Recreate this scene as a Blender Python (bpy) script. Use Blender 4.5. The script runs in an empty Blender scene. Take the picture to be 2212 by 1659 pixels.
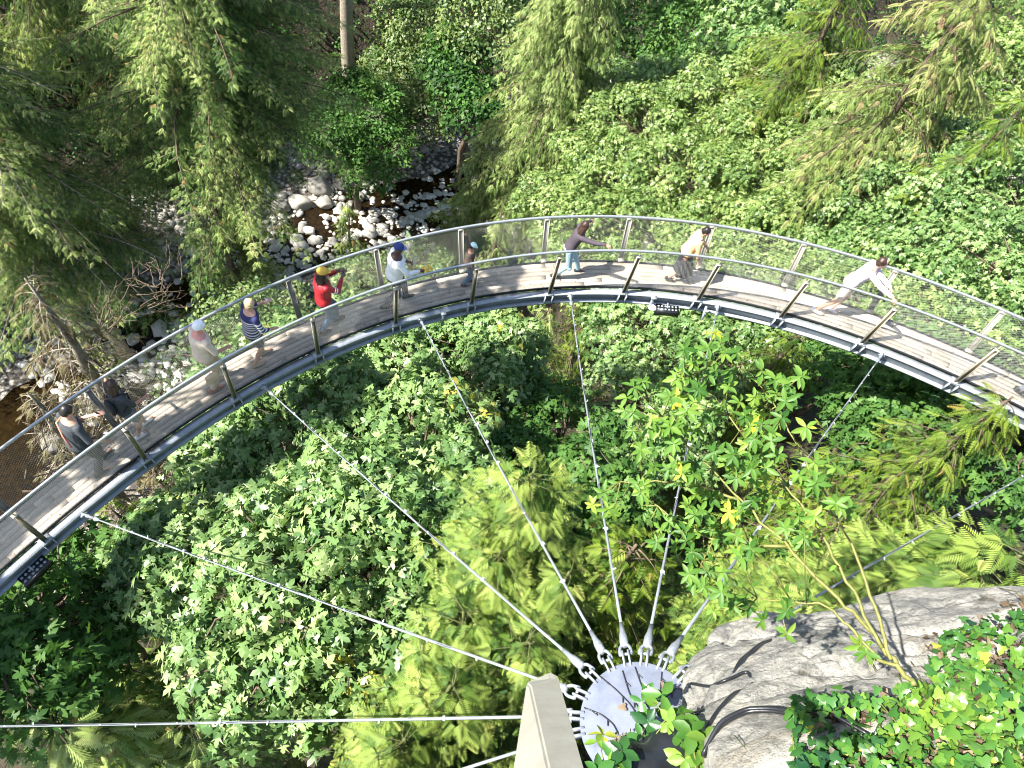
import bpy, bmesh, math, random
import numpy as np
from mathutils import Vector, Matrix
R = math.radians
# ------------------------------------------------------------------ camera, world, sun, exposure
sc = bpy.context.scene
col = sc.collection
PITCH, ROLL, F = R(57.06), R(16.15), 1500.0      # F in units of a 2212 x 1659 frame
W_ = np.array([0, math.cos(PITCH), -math.sin(PITCH)]); U0 = np.array([0, math.sin(PITCH), math.cos(PITCH)]); R0 = np.array([1., 0, 0])
RT = math.cos(ROLL)*R0 + math.sin(ROLL)*U0; UP = -math.sin(ROLL)*R0 + math.cos(ROLL)*U0
cd = bpy.data.cameras.new('camera'); cam = bpy.data.objects.new('camera', cd); col.objects.link(cam)
cd.sensor_width = 36; cd.lens = 36*F/2212; cd.clip_start = .05; cd.clip_end = 2000
cam.matrix_world = Matrix(((RT[0], UP[0], -W_[0], 0), (RT[1], UP[1], -W_[1], 0), (RT[2], UP[2], -W_[2], 0), (0, 0, 0, 1)))
sc.camera = cam
SAZ, SEL = R(24+180), R(50)
S = np.array([math.cos(SEL)*math.cos(SAZ), math.cos(SEL)*math.sin(SAZ), math.sin(SEL)])
sl = bpy.data.lights.new('sun', 'SUN'); sl.energy = 5.0; sl.angle = R(.53); sl.color = (1, .955, .87)
so = bpy.data.objects.new('sun', sl); col.objects.link(so); so.rotation_euler = Vector(S).to_track_quat('Z', 'Y').to_euler(); so.location = (-20, -10, 30)
wd = bpy.data.worlds.new('World'); sc.world = wd; wd.use_nodes = True
nt = wd.node_tree; sky = nt.nodes.new('ShaderNodeTexSky'); sky.sky_type = 'NISHITA'; sky.sun_disc = False
sky.sun_elevation = SEL; sky.sun_rotation = math.atan2(S[0], S[1])
nt.nodes['Background'].inputs[1].default_value = .085
nt.links.new(sky.outputs[0], nt.nodes['Background'].inputs[0])
sc.view_settings.view_transform = 'Standard'; sc.view_settings.look = 'None'; sc.view_settings.exposure = 1.8; sc.view_settings.gamma = 1
sc.cycles.filter_width = 1.05; sc.cycles.max_bounces = 6; sc.cycles.transparent_max_bounces = 4

# ------------------------------------------------------------------ helpers
def ray(px, py):
    q = W_ + (px-1106)/F*RT - (py-829.5)/F*UP
    return q
def at(px, py, d):
    q = ray(px, py); return q/np.linalg.norm(q)*d
def onz(px, py, z):
    q = ray(px, py); return q*(z/q[2])
def tag(o, label=None, cat=None, group=None, kind=None):
    if label: o['label'] = label
    if cat: o['category'] = cat
    if group: o['group'] = group
    if kind: o['kind'] = kind
    return o
def empty(name, loc=(0, 0, 0), rz=0, **k):
    o = bpy.data.objects.new(name, None); col.objects.link(o); o.location = loc; o.rotation_euler = (0, 0, rz); o.empty_display_size = .2
    return tag(o, **k)
def meshobj(name, V, F_, mat, parent=None, tone=None, smooth=False, **k):
    """V (n,3) array, F_ list of (m,3|4) int arrays, or list of index lists"""
    me = bpy.data.meshes.new(name)
    V = np.asarray(V, dtype=np.float32)
    if isinstance(F_, np.ndarray): F_ = [F_]
    if len(F_) and isinstance(F_[0], np.ndarray):
        tot = np.concatenate([np.full(len(f), f.shape[1], dtype=np.int32) for f in F_])
        loops = np.concatenate([f.ravel() for f in F_]).astype(np.int32)
    else:
        tot = np.array([len(f) for f in F_], dtype=np.int32)
        loops = np.array([i for f in F_ for i in f], dtype=np.int32)
    me.vertices.add(len(V)); me.vertices.foreach_set('co', V.ravel())
    me.loops.add(len(loops)); me.loops.foreach_set('vertex_index', loops)
    me.polygons.add(len(tot)); st = np.zeros(len(tot), dtype=np.int32); st[1:] = np.cumsum(tot)[:-1]
    me.polygons.foreach_set('loop_start', st); me.polygons.foreach_set('loop_total', tot)
    if smooth: me.polygons.foreach_set('use_smooth', np.ones(len(tot), dtype=bool))
    me.update(calc_edges=True)
    if tone is not None:
        a = me.attributes.new('tone', 'FLOAT', 'POINT'); a.data.foreach_set('value', np.asarray(tone, dtype=np.float32))
    if mat: me.materials.append(mat)
    o = bpy.data.objects.new(name, me); col.objects.link(o)
    if parent: o.parent = parent
    return tag(o, **k)
class MB:
    def __init__(s): s.v = []; s.f = []; s.n = 0
    def add(s, V, F_):
        s.v.append(np.asarray(V, float).reshape(-1, 3)); s.f += [[i+s.n for i in f] for f in F_]; s.n += len(s.v[-1])
    def box(s, c, ax, ay, az, hx, hy, hz, tp=1.):
        c, ax, ay, az = [np.asarray(q, float) for q in (c, ax, ay, az)]
        V = [c+sx*hx*ax*(tp if sz > 0 else 1)+sy*hy*ay*(tp if sz > 0 else 1)+sz*hz*az for sz in (-1, 1) for sy in (-1, 1) for sx in (-1, 1)]
        s.add(V, [(0, 2, 3, 1), (4, 5, 7, 6), (0, 1, 5, 4), (2, 6, 7, 3), (0, 4, 6, 2), (1, 3, 7, 5)])
    def tube(s, P, r, n=8, cap=True):
        P = np.asarray(P, float); m = len(P); r = np.broadcast_to(r, (m,))
        T = np.gradient(P, axis=0); T /= np.linalg.norm(T, axis=1)[:, None]+1e-12
        ref = np.array([0, 0, 1.]) if abs(T[0][2]) < .9 else np.array([1., 0, 0])
        a = np.cross(ref, T[0]); a /= np.linalg.norm(a); V = []
        for i in range(m):
            a = a - T[i]*(a@T[i]); a /= np.linalg.norm(a)+1e-12; b = np.cross(T[i], a)
            for k in range(n):
                t = 2*math.pi*k/n; V.append(P[i]+r[i]*(math.cos(t)*a+math.sin(t)*b))
        Fc = [(i*n+k, i*n+(k+1) % n, (i+1)*n+(k+1) % n, (i+1)*n+k) for i in range(m-1) for k in range(n)]
        if cap: Fc += [tuple(range(n))[::-1], tuple((m-1)*n+k for k in range(n))]
        s.add(V, Fc)
    def lathe(s, c, ax, prof, n=16):
        """prof list of (dist along axis, radius)"""
        c = np.asarray(c, float); ax = np.asarray(ax, float); ax = ax/np.linalg.norm(ax)
        s.tube2([c+ax*h for h, _ in prof], [q for _, q in prof], ax, n)
    def tube2(s, P, r, ax, n):
        ref = np.array([0, 0, 1.]) if abs(ax[2]) < .9 else np.array([1., 0, 0])
        a = np.cross(ref, ax); a /= np.linalg.norm(a); b = np.cross(ax, a); V = []
        for i in range(len(P)):
            for k in range(n):
                t = 2*math.pi*k/n; V.append(P[i]+r[i]*(math.cos(t)*a+math.sin(t)*b))
        m = len(P)
        Fc = [(i*n+k, i*n+(k+1) % n, (i+1)*n+(k+1) % n, (i+1)*n+k) for i in range(m-1) for k in range(n)]
        Fc += [tuple(range(n))[::-1], tuple((m-1)*n+k for k in range(n))]
        s.add(V, Fc)
    def loft(s, rings, n=14):
        """rings: (centre, axis_a, axis_b, ra, rb)"""
        V = []
        for c, a, b, ra, rb in rings:
            for k in range(n):
                t = 2*math.pi*k/n; V.append(np.asarray(c)+ra*math.cos(t)*np.asarray(a)+rb*math.sin(t)*np.asarray(b))
        m = len(rings)
        Fc = [(i*n+k, i*n+(k+1) % n, (i+1)*n+(k+1) % n, (i+1)*n+k) for i in range(m-1) for k in range(n)]
        Fc += [tuple(range(n))[::-1], tuple((m-1)*n+k for k in range(n))]
        s.add(V, Fc)
    def ball(s, c, r, n=10, m=7):
        c = np.asarray(c, float); r = np.broadcast_to(r, (3,))
        s.loft([(c+np.array([0, 0, -r[2]*math.cos(math.pi*i/m)]), (1, 0, 0), (0, 1, 0), r[0]*max(math.sin(math.pi*i/m), .03), r[1]*max(math.sin(math.pi*i/m), .03)) for i in range(m+1)], n)
    def cap(s, a, b, ra, rb, n=10):
        """tapered capsule"""
        a = np.asarray(a, float); b = np.asarray(b, float); d = b-a; L = np.linalg.norm(d)+1e-9; d = d/L; prof = []
        for i in range(1, 5): t = math.pi/2*(1-i/4); prof.append((-ra*math.sin(t), max(ra*math.cos(t), .02*ra)))
        for i in range(0, 4): t = math.pi/2*(i/4); prof.append((L+rb*math.sin(t), rb*math.cos(t)))
        prof.append((L+rb, .02*rb))
        prof[0:0] = [(-ra, .02*ra)]
        s.tube2([a+d*h for h, _ in prof], [q for _, q in prof], d, n)
    def build(s, name, mat, parent=None, smooth=False, **k):
        return meshobj(name, np.concatenate(s.v), s.f, mat, parent, smooth=smooth, **k)
def nrm(v): v = np.asarray(v, float); return v/(np.linalg.norm(v, axis=-1, keepdims=True)+1e-12)
def vnoise(P, seed=0):
    """cheap smooth noise from sines, about -1..1"""
    r = np.random.RandomState(seed); out = np.zeros(len(P)); a = 1.; tot = 0
    for o in range(4):
        for k in range(3):
            d = r.normal(size=3); d /= np.linalg.norm(d); out += a*np.sin(P@d*(2**o)*(.8+.5*r.rand())+r.rand()*6.28); tot += a*.6
        a *= .55
    return out/tot
# ------------------------------------------------------------------ materials
def newmat(name):
    m = bpy.data.materials.new(name); m.use_nodes = True; return m, m.node_tree, m.node_tree.nodes['Principled BSDF']
def ramp(nt, fac, stops):
    r = nt.nodes.new('ShaderNodeValToRGB'); e = r.color_ramp.elements
    while len(e) < len(stops): e.new(.5)
    for i, (p, c) in enumerate(stops): e[i].position = p; e[i].color = (*c, 1)
    nt.links.new(fac, r.inputs[0]); return r.outputs[0]
def noise(nt, scale, detail=4, rough=.6, coord='Object', vec=None):
    n = nt.nodes.new('ShaderNodeTexNoise'); n.inputs['Scale'].default_value = scale; n.inputs['Detail'].default_value = detail; n.inputs['Roughness'].default_value = rough
    if vec is None:
        tc = nt.nodes.new('ShaderNodeTexCoord'); vec = tc.outputs[coord]
    nt.links.new(vec, n.inputs['Vector']); return n.outputs['Fac']
def bump(nt, b, h, strength=.4, dist=.02):
    n = nt.nodes.new('ShaderNodeBump'); n.inputs['Strength'].default_value = strength; n.inputs['Distance'].default_value = dist
    nt.links.new(h, n.inputs['Height']); nt.links.new(n.outputs[0], b.inputs['Normal'])
def mat_noise(name, c0, c1, scale=8, rough=.7, metal=0, bmp=.2, bdist=.01, spec=.5, c2=None):
    m, t, b = newmat(name); f = noise(t, scale)
    st = [(.3, c0), (.7, c1)] if c2 is None else [(.25, c0), (.5, c1), (.75, c2)]
    t.links.new(ramp(t, f, st), b.inputs['Base Color']); b.inputs['Roughness'].default_value = rough; b.inputs['Metallic'].default_value = metal
    b.inputs['Specular IOR Level'].default_value = spec
    if bmp: bump(t, b, noise(t, scale*3), bmp, bdist)
    return m
def mat_leaf(name, stops, trans=.35, rough=.5, spec=.25, tcol=1.25):
    m, t, b = newmat(name)
    a = t.nodes.new('ShaderNodeAttribute'); a.attribute_name = 'tone'
    c = ramp(t, a.outputs['Fac'], stops)
    t.links.new(c, b.inputs['Base Color']); b.inputs['Roughness'].default_value = rough; b.inputs['Specular IOR Level'].default_value = spec
    tr = t.nodes.new('ShaderNodeBsdfTranslucent'); mul = t.nodes.new('ShaderNodeMix'); mul.data_type = 'RGBA'; mul.blend_type = 'MULTIPLY'
    mul.inputs[0].default_value = 1; t.links.new(c, mul.inputs[6]); mul.inputs[7].default_value = (tcol*1.05, tcol*1.12, tcol*.55, 1)
    t.links.new(mul.outputs[2], tr.inputs[0])
    mx = t.nodes.new('ShaderNodeMixShader'); mx.inputs[0].default_value = trans
    t.links.new(b.outputs[0], mx.inputs[1]); t.links.new(tr.outputs[0], mx.inputs[2])
    t.links.new(mx.outputs[0], t.nodes['Material Output'].inputs[0]); return m
M = {}
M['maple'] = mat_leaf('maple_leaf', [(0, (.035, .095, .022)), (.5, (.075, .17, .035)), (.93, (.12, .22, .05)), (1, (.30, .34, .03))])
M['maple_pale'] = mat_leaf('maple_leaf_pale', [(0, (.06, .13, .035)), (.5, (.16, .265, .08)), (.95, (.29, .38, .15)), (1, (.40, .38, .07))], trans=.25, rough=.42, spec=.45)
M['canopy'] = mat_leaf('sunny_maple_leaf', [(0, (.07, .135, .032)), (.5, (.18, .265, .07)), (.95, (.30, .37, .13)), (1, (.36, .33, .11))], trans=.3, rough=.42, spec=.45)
M['alder'] = mat_leaf('alder_leaf', [(0, (.06, .12, .035)), (.6, (.17, .235, .08)), (1, (.28, .33, .12))], rough=.45, spec=.4)
M['cedar'] = mat_leaf('cedar_frond', [(0, (.05, .115, .018)), (.5, (.125, .21, .024)), (.95, (.21, .28, .032)), (1, (.32, .26, .07))], trans=.35)
M['cedar_near'] = mat_leaf('cedar_frond_bright', [(0, (.03, .08, .016)), (.4, (.09, .165, .026)), (.8, (.21, .285, .055)), (1, (.33, .37, .10))], trans=.24)
M['hemlock'] = mat_leaf('hemlock_needles', [(0, (.07, .135, .03)), (.5, (.20, .29, .075)), (1, (.36, .43, .16))], trans=.25)
M['fir'] = mat_leaf('fir_needles', [(0, (.03, .085, .018)), (.4, (.11, .195, .04)), (.75, (.27, .36, .09)), (.93, (.42, .48, .18)), (1, (.34, .25, .09))], trans=.25)
M['brown_frond'] = mat_leaf('browned_frond', [(0, (.045, .03, .016)), (.5, (.12, .085, .045)), (1, (.20, .19, .08))], trans=.1)
M['shrub'] = mat_leaf('shrub_leaf', [(0, (.04, .12, .018)), (.5, (.11, .22, .035)), (.85, (.22, .33, .05)), (1, (.42, .45, .04))], trans=.4, rough=.45, spec=.3)
M['ivy'] = mat_leaf('ivy_leaf', [(0, (.010, .05, .024)), (.45, (.05, .15, .028)), (.8, (.17, .29, .04)), (1, (.36, .38, .05))], trans=.28, rough=.3, spec=.5)
M['under'] = mat_leaf('shade_toned_leaf', [(0, (.015, .05, .012)), (.6, (.045, .12, .022)), (1, (.10, .22, .035))], trans=.3)  # dark leaf tone stands in for shade behind the lit trees
M['bark'] = mat_noise('bark', (.05, .035, .022), (.16, .12, .08), 6, .9, bmp=.6, bdist=.05)
M['bark_pale'] = mat_noise('pale_bark', (.16, .13, .09), (.36, .32, .26), 7, .9, bmp=.4, bdist=.03)
M['stem'] = mat_noise('green_stem', (.09, .10, .02), (.20, .19, .05), 30, .6, bmp=.2)
M['twig_green'] = mat_noise('green_twig', (.05, .065, .018), (.10, .11, .03), 30, .7, bmp=0)
M['steel'] = mat_noise('galvanised_steel', (.26, .29, .32), (.36, .39, .42), 9, .5, .3, .15, .004)
M['rail'] = mat_noise('brushed_rail_steel', (.40, .43, .45), (.56, .58, .60), 20, .33, .75, .1, .003)
M['wire'] = mat_noise('mesh_wire', (.30, .30, .28), (.45, .45, .42), 30, .35, .7, 0)
M['post'] = mat_noise('bronze_painted_steel', (.36, .325, .25), (.47, .43, .34), 14, .38, .25, .1, .003)
M['grey_post'] = mat_noise('weathered_greige_paint', (.25, .24, .20), (.31, .30, .255), 9, .55, 0, .25, .004)
M['cable'] = mat_noise('galvanised_cable', (.20, .225, .25), (.32, .345, .38), 60, .42, .3, .2, .003)
M['disc'] = mat_noise('zinc_plate', (.085, .10, .14), (.125, .142, .185), 7, .6, 0, .25, .004, c2=(.155, .172, .215), spec=.2)
M['black'] = mat_noise('black_rubber', (.008, .009, .011), (.02, .022, .026), 6, .3, 0, .2, .01)
M['wood'] = None
# ------------------------------------------------------------------ foliage machinery
def instance(tv, tf, pos, X, Y, Z, size):
    """tv (n,3), tf (m,3) ; pos (k,3); X,Y,Z (k,3) axes; size (k,) -> V,F"""
    k = len(pos); n = len(tv)
    V = (tv[None, :, 0, None]*X[:, None, :] + tv[None, :, 1, None]*Y[:, None, :] + tv[None, :, 2, None]*Z[:, None, :])*size[:, None, None] + pos[:, None, :]
    F_ = tf[None, :, :] + (np.arange(k)*n)[:, None, None]
    return V.reshape(-1, 3), F_.reshape(-1, tf.shape[1])
def frame(h, n):
    """heading h, normal hint n -> orthonormal X (heading), Y, Z"""
    X = nrm(h); Y = nrm(np.cross(n, X)); Z = np.cross(X, Y); return X, Y, Z
def T_maple():
    p = [(0, 0), (-.10, .24), (.10, .50), (.24, .20), (.46, .30), (.74, .58), (.54, .18), (.80, .20), (1.08, 0)]
    p = p + [(x, -y) for x, y in p[-2:0:-1]]
    V = [(x, y, -.25*(y*y)-.16*(x-.3)**2+(.04 if i % 2 else -.02)) for i, (x, y) in enumerate(p)] + [(.36, 0, .04)]
    n = len(p); return np.array(V), np.array([(i, (i+1) % n, n) for i in range(n)])
def T_oval(w=.22, droop=.12):
    p = [(0, 0), (.22, w*.7), (.52, w), (.8, w*.62), (1, 0), (.8, -w*.62), (.52, -w), (.22, -w*.7)]
    V = [(x, y, abs(y)*.35-droop*x*x) for x, y in p] + [(.5, 0, -droop*.25)]
    n = 8; return np.array(V), np.array([(i, (i+1) % n, n) for i in range(n)])
def T_leaf4():
    return np.array([(0, 0, 0), (.5, .34, .06), (1, 0, -.1), (.45, -.34, .06), ]), np.array([(0, 2, 1), (0, 3, 2)])
def T_ivy():
    p = [(0, 0), (-.14, .30), (.12, .50), (.36, .30), (.60, .30), (1, 0)]
    p = p + [(x, -y) for x, y in p[-2:0:-1]]
    V = [(x, y, -.2*y*y-.12*x*x) for x, y in p] + [(.3, 0, .05)]
    n = len(p); return np.array(V), np.array([(i, (i+1) % n, n) for i in range(n)])
def T_frond(n=9, w=.22, droop=.28, lw=.028, swept=.9):
    V = []; F_ = []
    def z(x, y): return -droop*x*x-.25*abs(y)
    V += [(0, .012, 0), (0, -.012, 0), (1, 0, z(1, 0))]; F_.append((0, 1, 2))
    for i in range(n):
        x = .08+.86*i/n; L = w*(1-.75*(i/n))*(1 if i % 2 else .85)
        for s in (-1, 1):
            b = len(V); ex = x+L*swept; ey = s*L
            V += [(x, 0, z(x, 0)), ((x+ex)/2+lw, ey*.45, z(x, ey*.5)), (ex, ey, z(ex, ey)-.03), ((x+ex)/2-lw, ey*.6, z(x, ey*.5))]
            F_ += [(b, b+1, b+2), (b, b+2, b+3)]
    return np.array(V), np.array(F_)
def T_fern(n=12, w=.40, droop=.22):
    """flat twice-pinnate cedar spray"""
    V = []; F_ = []
    def z(x, y): return -droop*x*x-.22*abs(y)-.3*y*y
    V += [(0, .012, .004), (0, -.012, .004), (1, 0, z(1, 0)+.004)]; F_.append((0, 1, 2))
    for i in range(n):
        x = .06+.9*i/n; L = w*math.sin(math.pi*(.2+.74*(1-i/n)))**.8*(1 if i % 2 else .78)
        for s in (-1, 1):
            m = 4; pr = None
            for j in range(m+1):
                u = j/m; cx = x+L*.7*u; cy = s*L*.85*u; ww = .0155*(1-u*.6)*(1.7 if j % 2 else .5)
                b = len(V); V += [(cx+ww, cy-s*ww, z(cx, cy)), (cx-ww*.8, cy+s*ww*.8, z(cx, cy)-.012)]
                if pr is not None: F_ += [(pr, b, b+1), (pr, b+1, pr+1)]
                pr = b
    return np.array(V), np.array(F_)
TM, TO, TL, TI, TF, TFE = T_maple(), T_oval(), T_leaf4(), T_ivy(), T_frond(), T_fern()
TF3 = T_frond(11, .40, .2, .022, .6)
TF2 = T_frond(6, .30, .22, .04, .8)
TFS = T_frond(5, .4, .2, .07, .5)
def leaves_obj(name, T, pos, h, n, size, mat, parent, tone, **k):
    X, Y, Z = frame(h, n); V, F_ = instance(T[0], T[1], pos, X, Y, Z, size)
    return meshobj(name, V, F_, mat, parent, tone=np.repeat(tone, len(T[0])), **k)
def sphere_dirs(rng, n):
    v = rng.normal(size=(n, 3)); return nrm(v)
def crown_clumps(rng, lobes, n, inner=.12, low=-.35, puff=.8):
    """puffs of foliage with gaps between them over every lobe; clumps of leaves over every puff"""
    lobes = [(np.asarray(c, float), np.asarray(r, float)*np.ones(3)) for c, r in lobes]; PC = []; PR = []; PD = []; PL = []
    for i, (c, r) in enumerate(lobes):
        pr = min(puff, .62*r.mean()); k = int(2.6*(r.mean()/pr)**2)+3; got = []
        for _ in range(k*14):
            if len(got) >= k: break
            d = sphere_dirs(rng, 1)[0]
            if d[2] < low: continue
            q = c+d*r*rng.uniform(.72, 1.04)
            if any(j != i and (((q-c2)/r2)**2).sum() < .5 for j, (c2, r2) in enumerate(lobes)): continue
            if got and min(np.linalg.norm(q-g) for g in got) < pr*1.08: continue
            got.append(q); PC.append(q); PR.append(pr*rng.uniform(.6, 1.25)); PD.append(nrm(d/r*r.mean()+np.array([0, 0, .35]))); PL.append(i)
    PC = np.array(PC); PR = np.array(PR); PD = np.array(PD); PL = np.array(PL)
    w = PR**2; j = rng.choice(len(PC), n, p=w/w.sum()); d = nrm(sphere_dirs(rng, n)+PD[j]*.75+np.array([0, 0, .25])); C = PC[j]+d*PR[j][:, None]*rng.uniform(.55, 1.05, n)[:, None]*np.array([1, 1, .8])
    N = nrm(d*.8+np.array([0, 0, .6])+rng.normal(size=(n, 3))*.2); m = rng.rand(n) < inner
    lc = np.array([c for c, _ in lobes])[PL[j]]; C[m] = lc[m]+(C[m]-lc[m])*rng.uniform(.4, .8, m.sum())[:, None]
    return C, N, PL[j]
def clump_leaves(rng, C, N, per, cr, size, curl=.35, jit=.4):
    n = len(C); cr = cr*rng.uniform(.65, 1.25, n)
    ci = np.repeat(np.arange(n), per); m = len(ci)
    ref = np.where(np.abs(N[:, 2:3]) < .95, np.array([[0, 0, 1.]]), np.array([[1., 0, 0]]))
    A = nrm(np.cross(N, ref)); B = np.cross(N, A)
    ph = rng.uniform(0, 2*np.pi, m); rr = np.sqrt(rng.uniform(.02, 1, m)); r = rr*cr[ci]
    t = np.cos(ph)[:, None]*A[ci]+np.sin(ph)[:, None]*B[ci]
    pos = C[ci]+t*r[:, None]-N[ci]*(curl*r*rr)[:, None]+rng.normal(size=(m, 3))*cr[ci][:, None]*.12
    nn = nrm(N[ci]+t*.45*rr[:, None]+rng.normal(size=(m, 3))*jit)
    h = t*(1-.2*rr[:, None])+np.array([0, 0, -.5])+rng.normal(size=(m, 3))*.45
    base = rng.uniform(.05, .8, n)
    tone = np.clip(base[ci]+rng.normal(size=m)*.16, 0, .93)
    return pos, h, nn, size*rng.uniform(.6, 1.15, m), tone
def curve(a, b, sag=0, n=6, wob=0, rng=None):
    a = np.asarray(a, float); b = np.asarray(b, float); t = np.linspace(0, 1, n)[:, None]
    P = a+(b-a)*t; P[:, 2:] += -sag*4*t*(1-t)
    if wob and rng is not None: P[1:-1] += rng.normal(size=(n-2, 3))*wob
    return P
def leafy_tree(name, base, lobes, label, cat, mat, T, leaf, n, per, cr, seed, bark='bark', tr=.3, group=None, inner=.12, twigs=1., curl=.35, low=-.35, yellow=.0, puff=.8):
    rng = np.random.RandomState(seed); base = np.asarray(base, float)
    root = empty(name, base, label=label, cat=cat, group=group)
    lobes = [(np.asarray(c, float)-base, r) for c, r in lobes]
    C, N, Lb = crown_clumps(rng, lobes, n, inner, low, puff)
    pos, h, nn, sz, tone = clump_leaves(rng, C, N, per, cr, leaf, curl)
    if yellow:
        yc = rng.rand(n) < yellow; tone = np.where(np.repeat(yc, per) & (rng.rand(len(tone)) < .75), 1., tone)
    leaves_obj('crown', T, pos, h, nn, sz, mat, root, tone)
    mb = MB(); cen = sum(np.asarray(c) for c, _ in lobes)/len(lobes)
    fork = np.array([cen[0]*.5, cen[1]*.5, cen[2]*.45]); top = np.array([cen[0], cen[1], cen[2]])
    P = np.array([[0, 0, -.5], fork*.5+rng.normal(size=3)*.2, fork, (fork+top)/2+rng.normal(size=3)*.3, top]); mb.tube(P, [tr*1.15, tr*.9, tr*.75, tr*.5, tr*.25], 8)
    mb.build('trunk', M[bark], root, smooth=True)
    mb = MB()
    for i, (c, r) in enumerate(lobes):
        s = fork+(top-fork)*rng.uniform(0, .7); mb.tube(curve(s, c, -.5, 6, .15, rng), np.linspace(tr*.4, tr*.12, 6), 6)
        idx = np.where(Lb == i)[0]; idx = idx[rng.rand(len(idx)) < min(1, twigs*28/max(len(idx), 1))]
        for j in idx: mb.tube(curve(np.asarray(c)+(C[j]-c)*.1, C[j], -.25, 5, .08, rng), np.linspace(tr*.13, tr*.03, 5), 4)
    mb.build('limbs', M[bark], root, smooth=True)
    return root
T_TWIG = (np.array([(x, r_*math.cos(p), -.22*x*x+r_*math.sin(p)) for x, r_ in ((0, .014), (.5, .010), (1, .004)) for p in (0, 2.094, 4.189)]), np.array([(i*3+k, i*3+(k+1) % 3, (i+1)*3+(k+1) % 3, (i+1)*3+k) for i in range(2) for k in range(3)]))
def conifer(name, base, H, r0, label, cat, mat, seed, lean=(0, 0), T=None, fr=.55, droop=.55, nl=110, start=.12, tr=.35, bark='bark', shape=.85, step=.38, sec=.36, hang=.5, group=None, sparse=1., lift=.25, dead=0, wig=.12, tip=0., tv=.2):
    """trunk, drooping limbs and hanging sprays"""
    rng = np.random.RandomState(seed); base = np.asarray(base, float); root = empty(name, base, label=label, cat=cat, group=group)
    T = T or TF; lean = np.array([lean[0], lean[1], 0.]); UPV = np.array([0, 0, 1.])
    def trunkpt(h): return np.array([0, 0, h])+lean*h/H*(.6+.4*h/H)
    mb = MB(); hs = np.linspace(-.5, H, 12); mb.tube([trunkpt(h)+rng.normal(size=3)*.04 for h in hs], tr*(1-np.linspace(0, 1, 12))**.8+.02, 9)
    mb.build('trunk', M[bark], root, smooth=True)
    lb = MB(); pos = []; hd = []; nm = []; sz = []; tn = []; tw = []
    for i in range(nl):
        u = (i+rng.rand())/nl; h = H*(start+(1-start)*u**.9); az = rng.uniform(0, 2*np.pi)
        L = (r0*(1-h/H)**shape+.3)*rng.uniform(.6, 1.15)
        d = np.array([math.cos(az), math.sin(az), 0]); side = np.array([-d[1], d[0], 0]); s = np.linspace(0, 1, 7)
        b = droop*rng.uniform(.7, 1.3); P0 = trunkpt(h); wg = side*rng.normal()*wig*L
        P = P0+d*(L*s)[:, None]+UPV*(L*(lift*s-b*s**2+.18*b*s**4+tip*s**4))[:, None]+wg*(s**2)[:, None]
        lb.tube(P, np.linspace(max(.018 if tr > .08 else .008, tr*.16*L/max(r0, .1)), .004, 7), 5, cap=False)
        if dead and rng.rand() < dead: continue
        K = max(3, int(L/step)); uu = .14+.86*(np.arange(K)+.5*rng.rand(K))/K; uu = uu[rng.rand(K) < sparse]; K = len(uu)
        if K == 0: continue
        q = np.stack([np.interp(uu, s, P[:, j]) for j in range(3)], 1); l2 = sec*L*(1.05-uu)*rng.uniform(.7, 1.2, K)+fr*.55; lt = rng.uniform(.1, .8)
        for sd in (-1, 1):
            dd = nrm(d*.62+side*sd*(.9-.3*uu)[:, None]+UPV*(-.25-.5*hang*rng.rand(K)+lift*.4)[:, None]); m = np.maximum(1, (l2/(fr*.5)).astype(int))
            tw.append((q, dd, l2))
            for j in range(m.max()):
                ok = j < m; v = ((j+.35)/m)[ok]; pp = q[ok]+dd[ok]*(l2[ok]*v)[:, None]-UPV*(.22*l2[ok]*v*v)[:, None]; n = len(v)
                last = (j == m[ok]-1)
                for s2 in (-1, 1):
                    keep = ~(last & (s2 == 1)); cr = np.cross(dd[ok], UPV)*s2*.75*(~last)[:, None]
                    hh = nrm(dd[ok]*.75+cr-UPV*(hang*rng.uniform(.4, 1.2, n))[:, None]+rng.normal(size=(n, 3))*.2)
                    pos.append(pp[keep]); hd.append(hh[keep]); nm.append(nrm(UPV+d*.35+rng.normal(size=(n, 3))*.35)[keep]); sz.append((fr*rng.uniform(.55, 1.2, n))[keep]); tn.append(np.where(rng.rand(n) < .02, 1, np.clip(lt+tv*rng.normal(size=n)+.15*uu[ok], 0, .93))[keep])
        pos.append(q[-1:]); hd.append(nrm(d-UPV*.6*hang+UPV*lift*.5)[None]); nm.append(UPV[None]); sz.append(np.array([fr*1.1])); tn.append(np.array([.8]))
    C = np.concatenate; leaves_obj('crown', T, C(pos), C(hd), C(nm), C(sz), mat, root, C(tn))
    q = C([a[0] for a in tw]); dd = C([a[1] for a in tw]); l2 = C([a[2] for a in tw]); k = l2 > .3
    X, Y, Z = frame(dd[k], np.tile(UPV, (k.sum(), 1))); V, F_ = instance(T_TWIG[0], T_TWIG[1], q[k], X, Y, Z, l2[k])
    V1 = np.concatenate(lb.v); meshobj('limbs', np.concatenate([V1, V]), np.concatenate([np.array(lb.f), F_+len(V1)]), M[bark], root, smooth=True)
    return root
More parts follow.
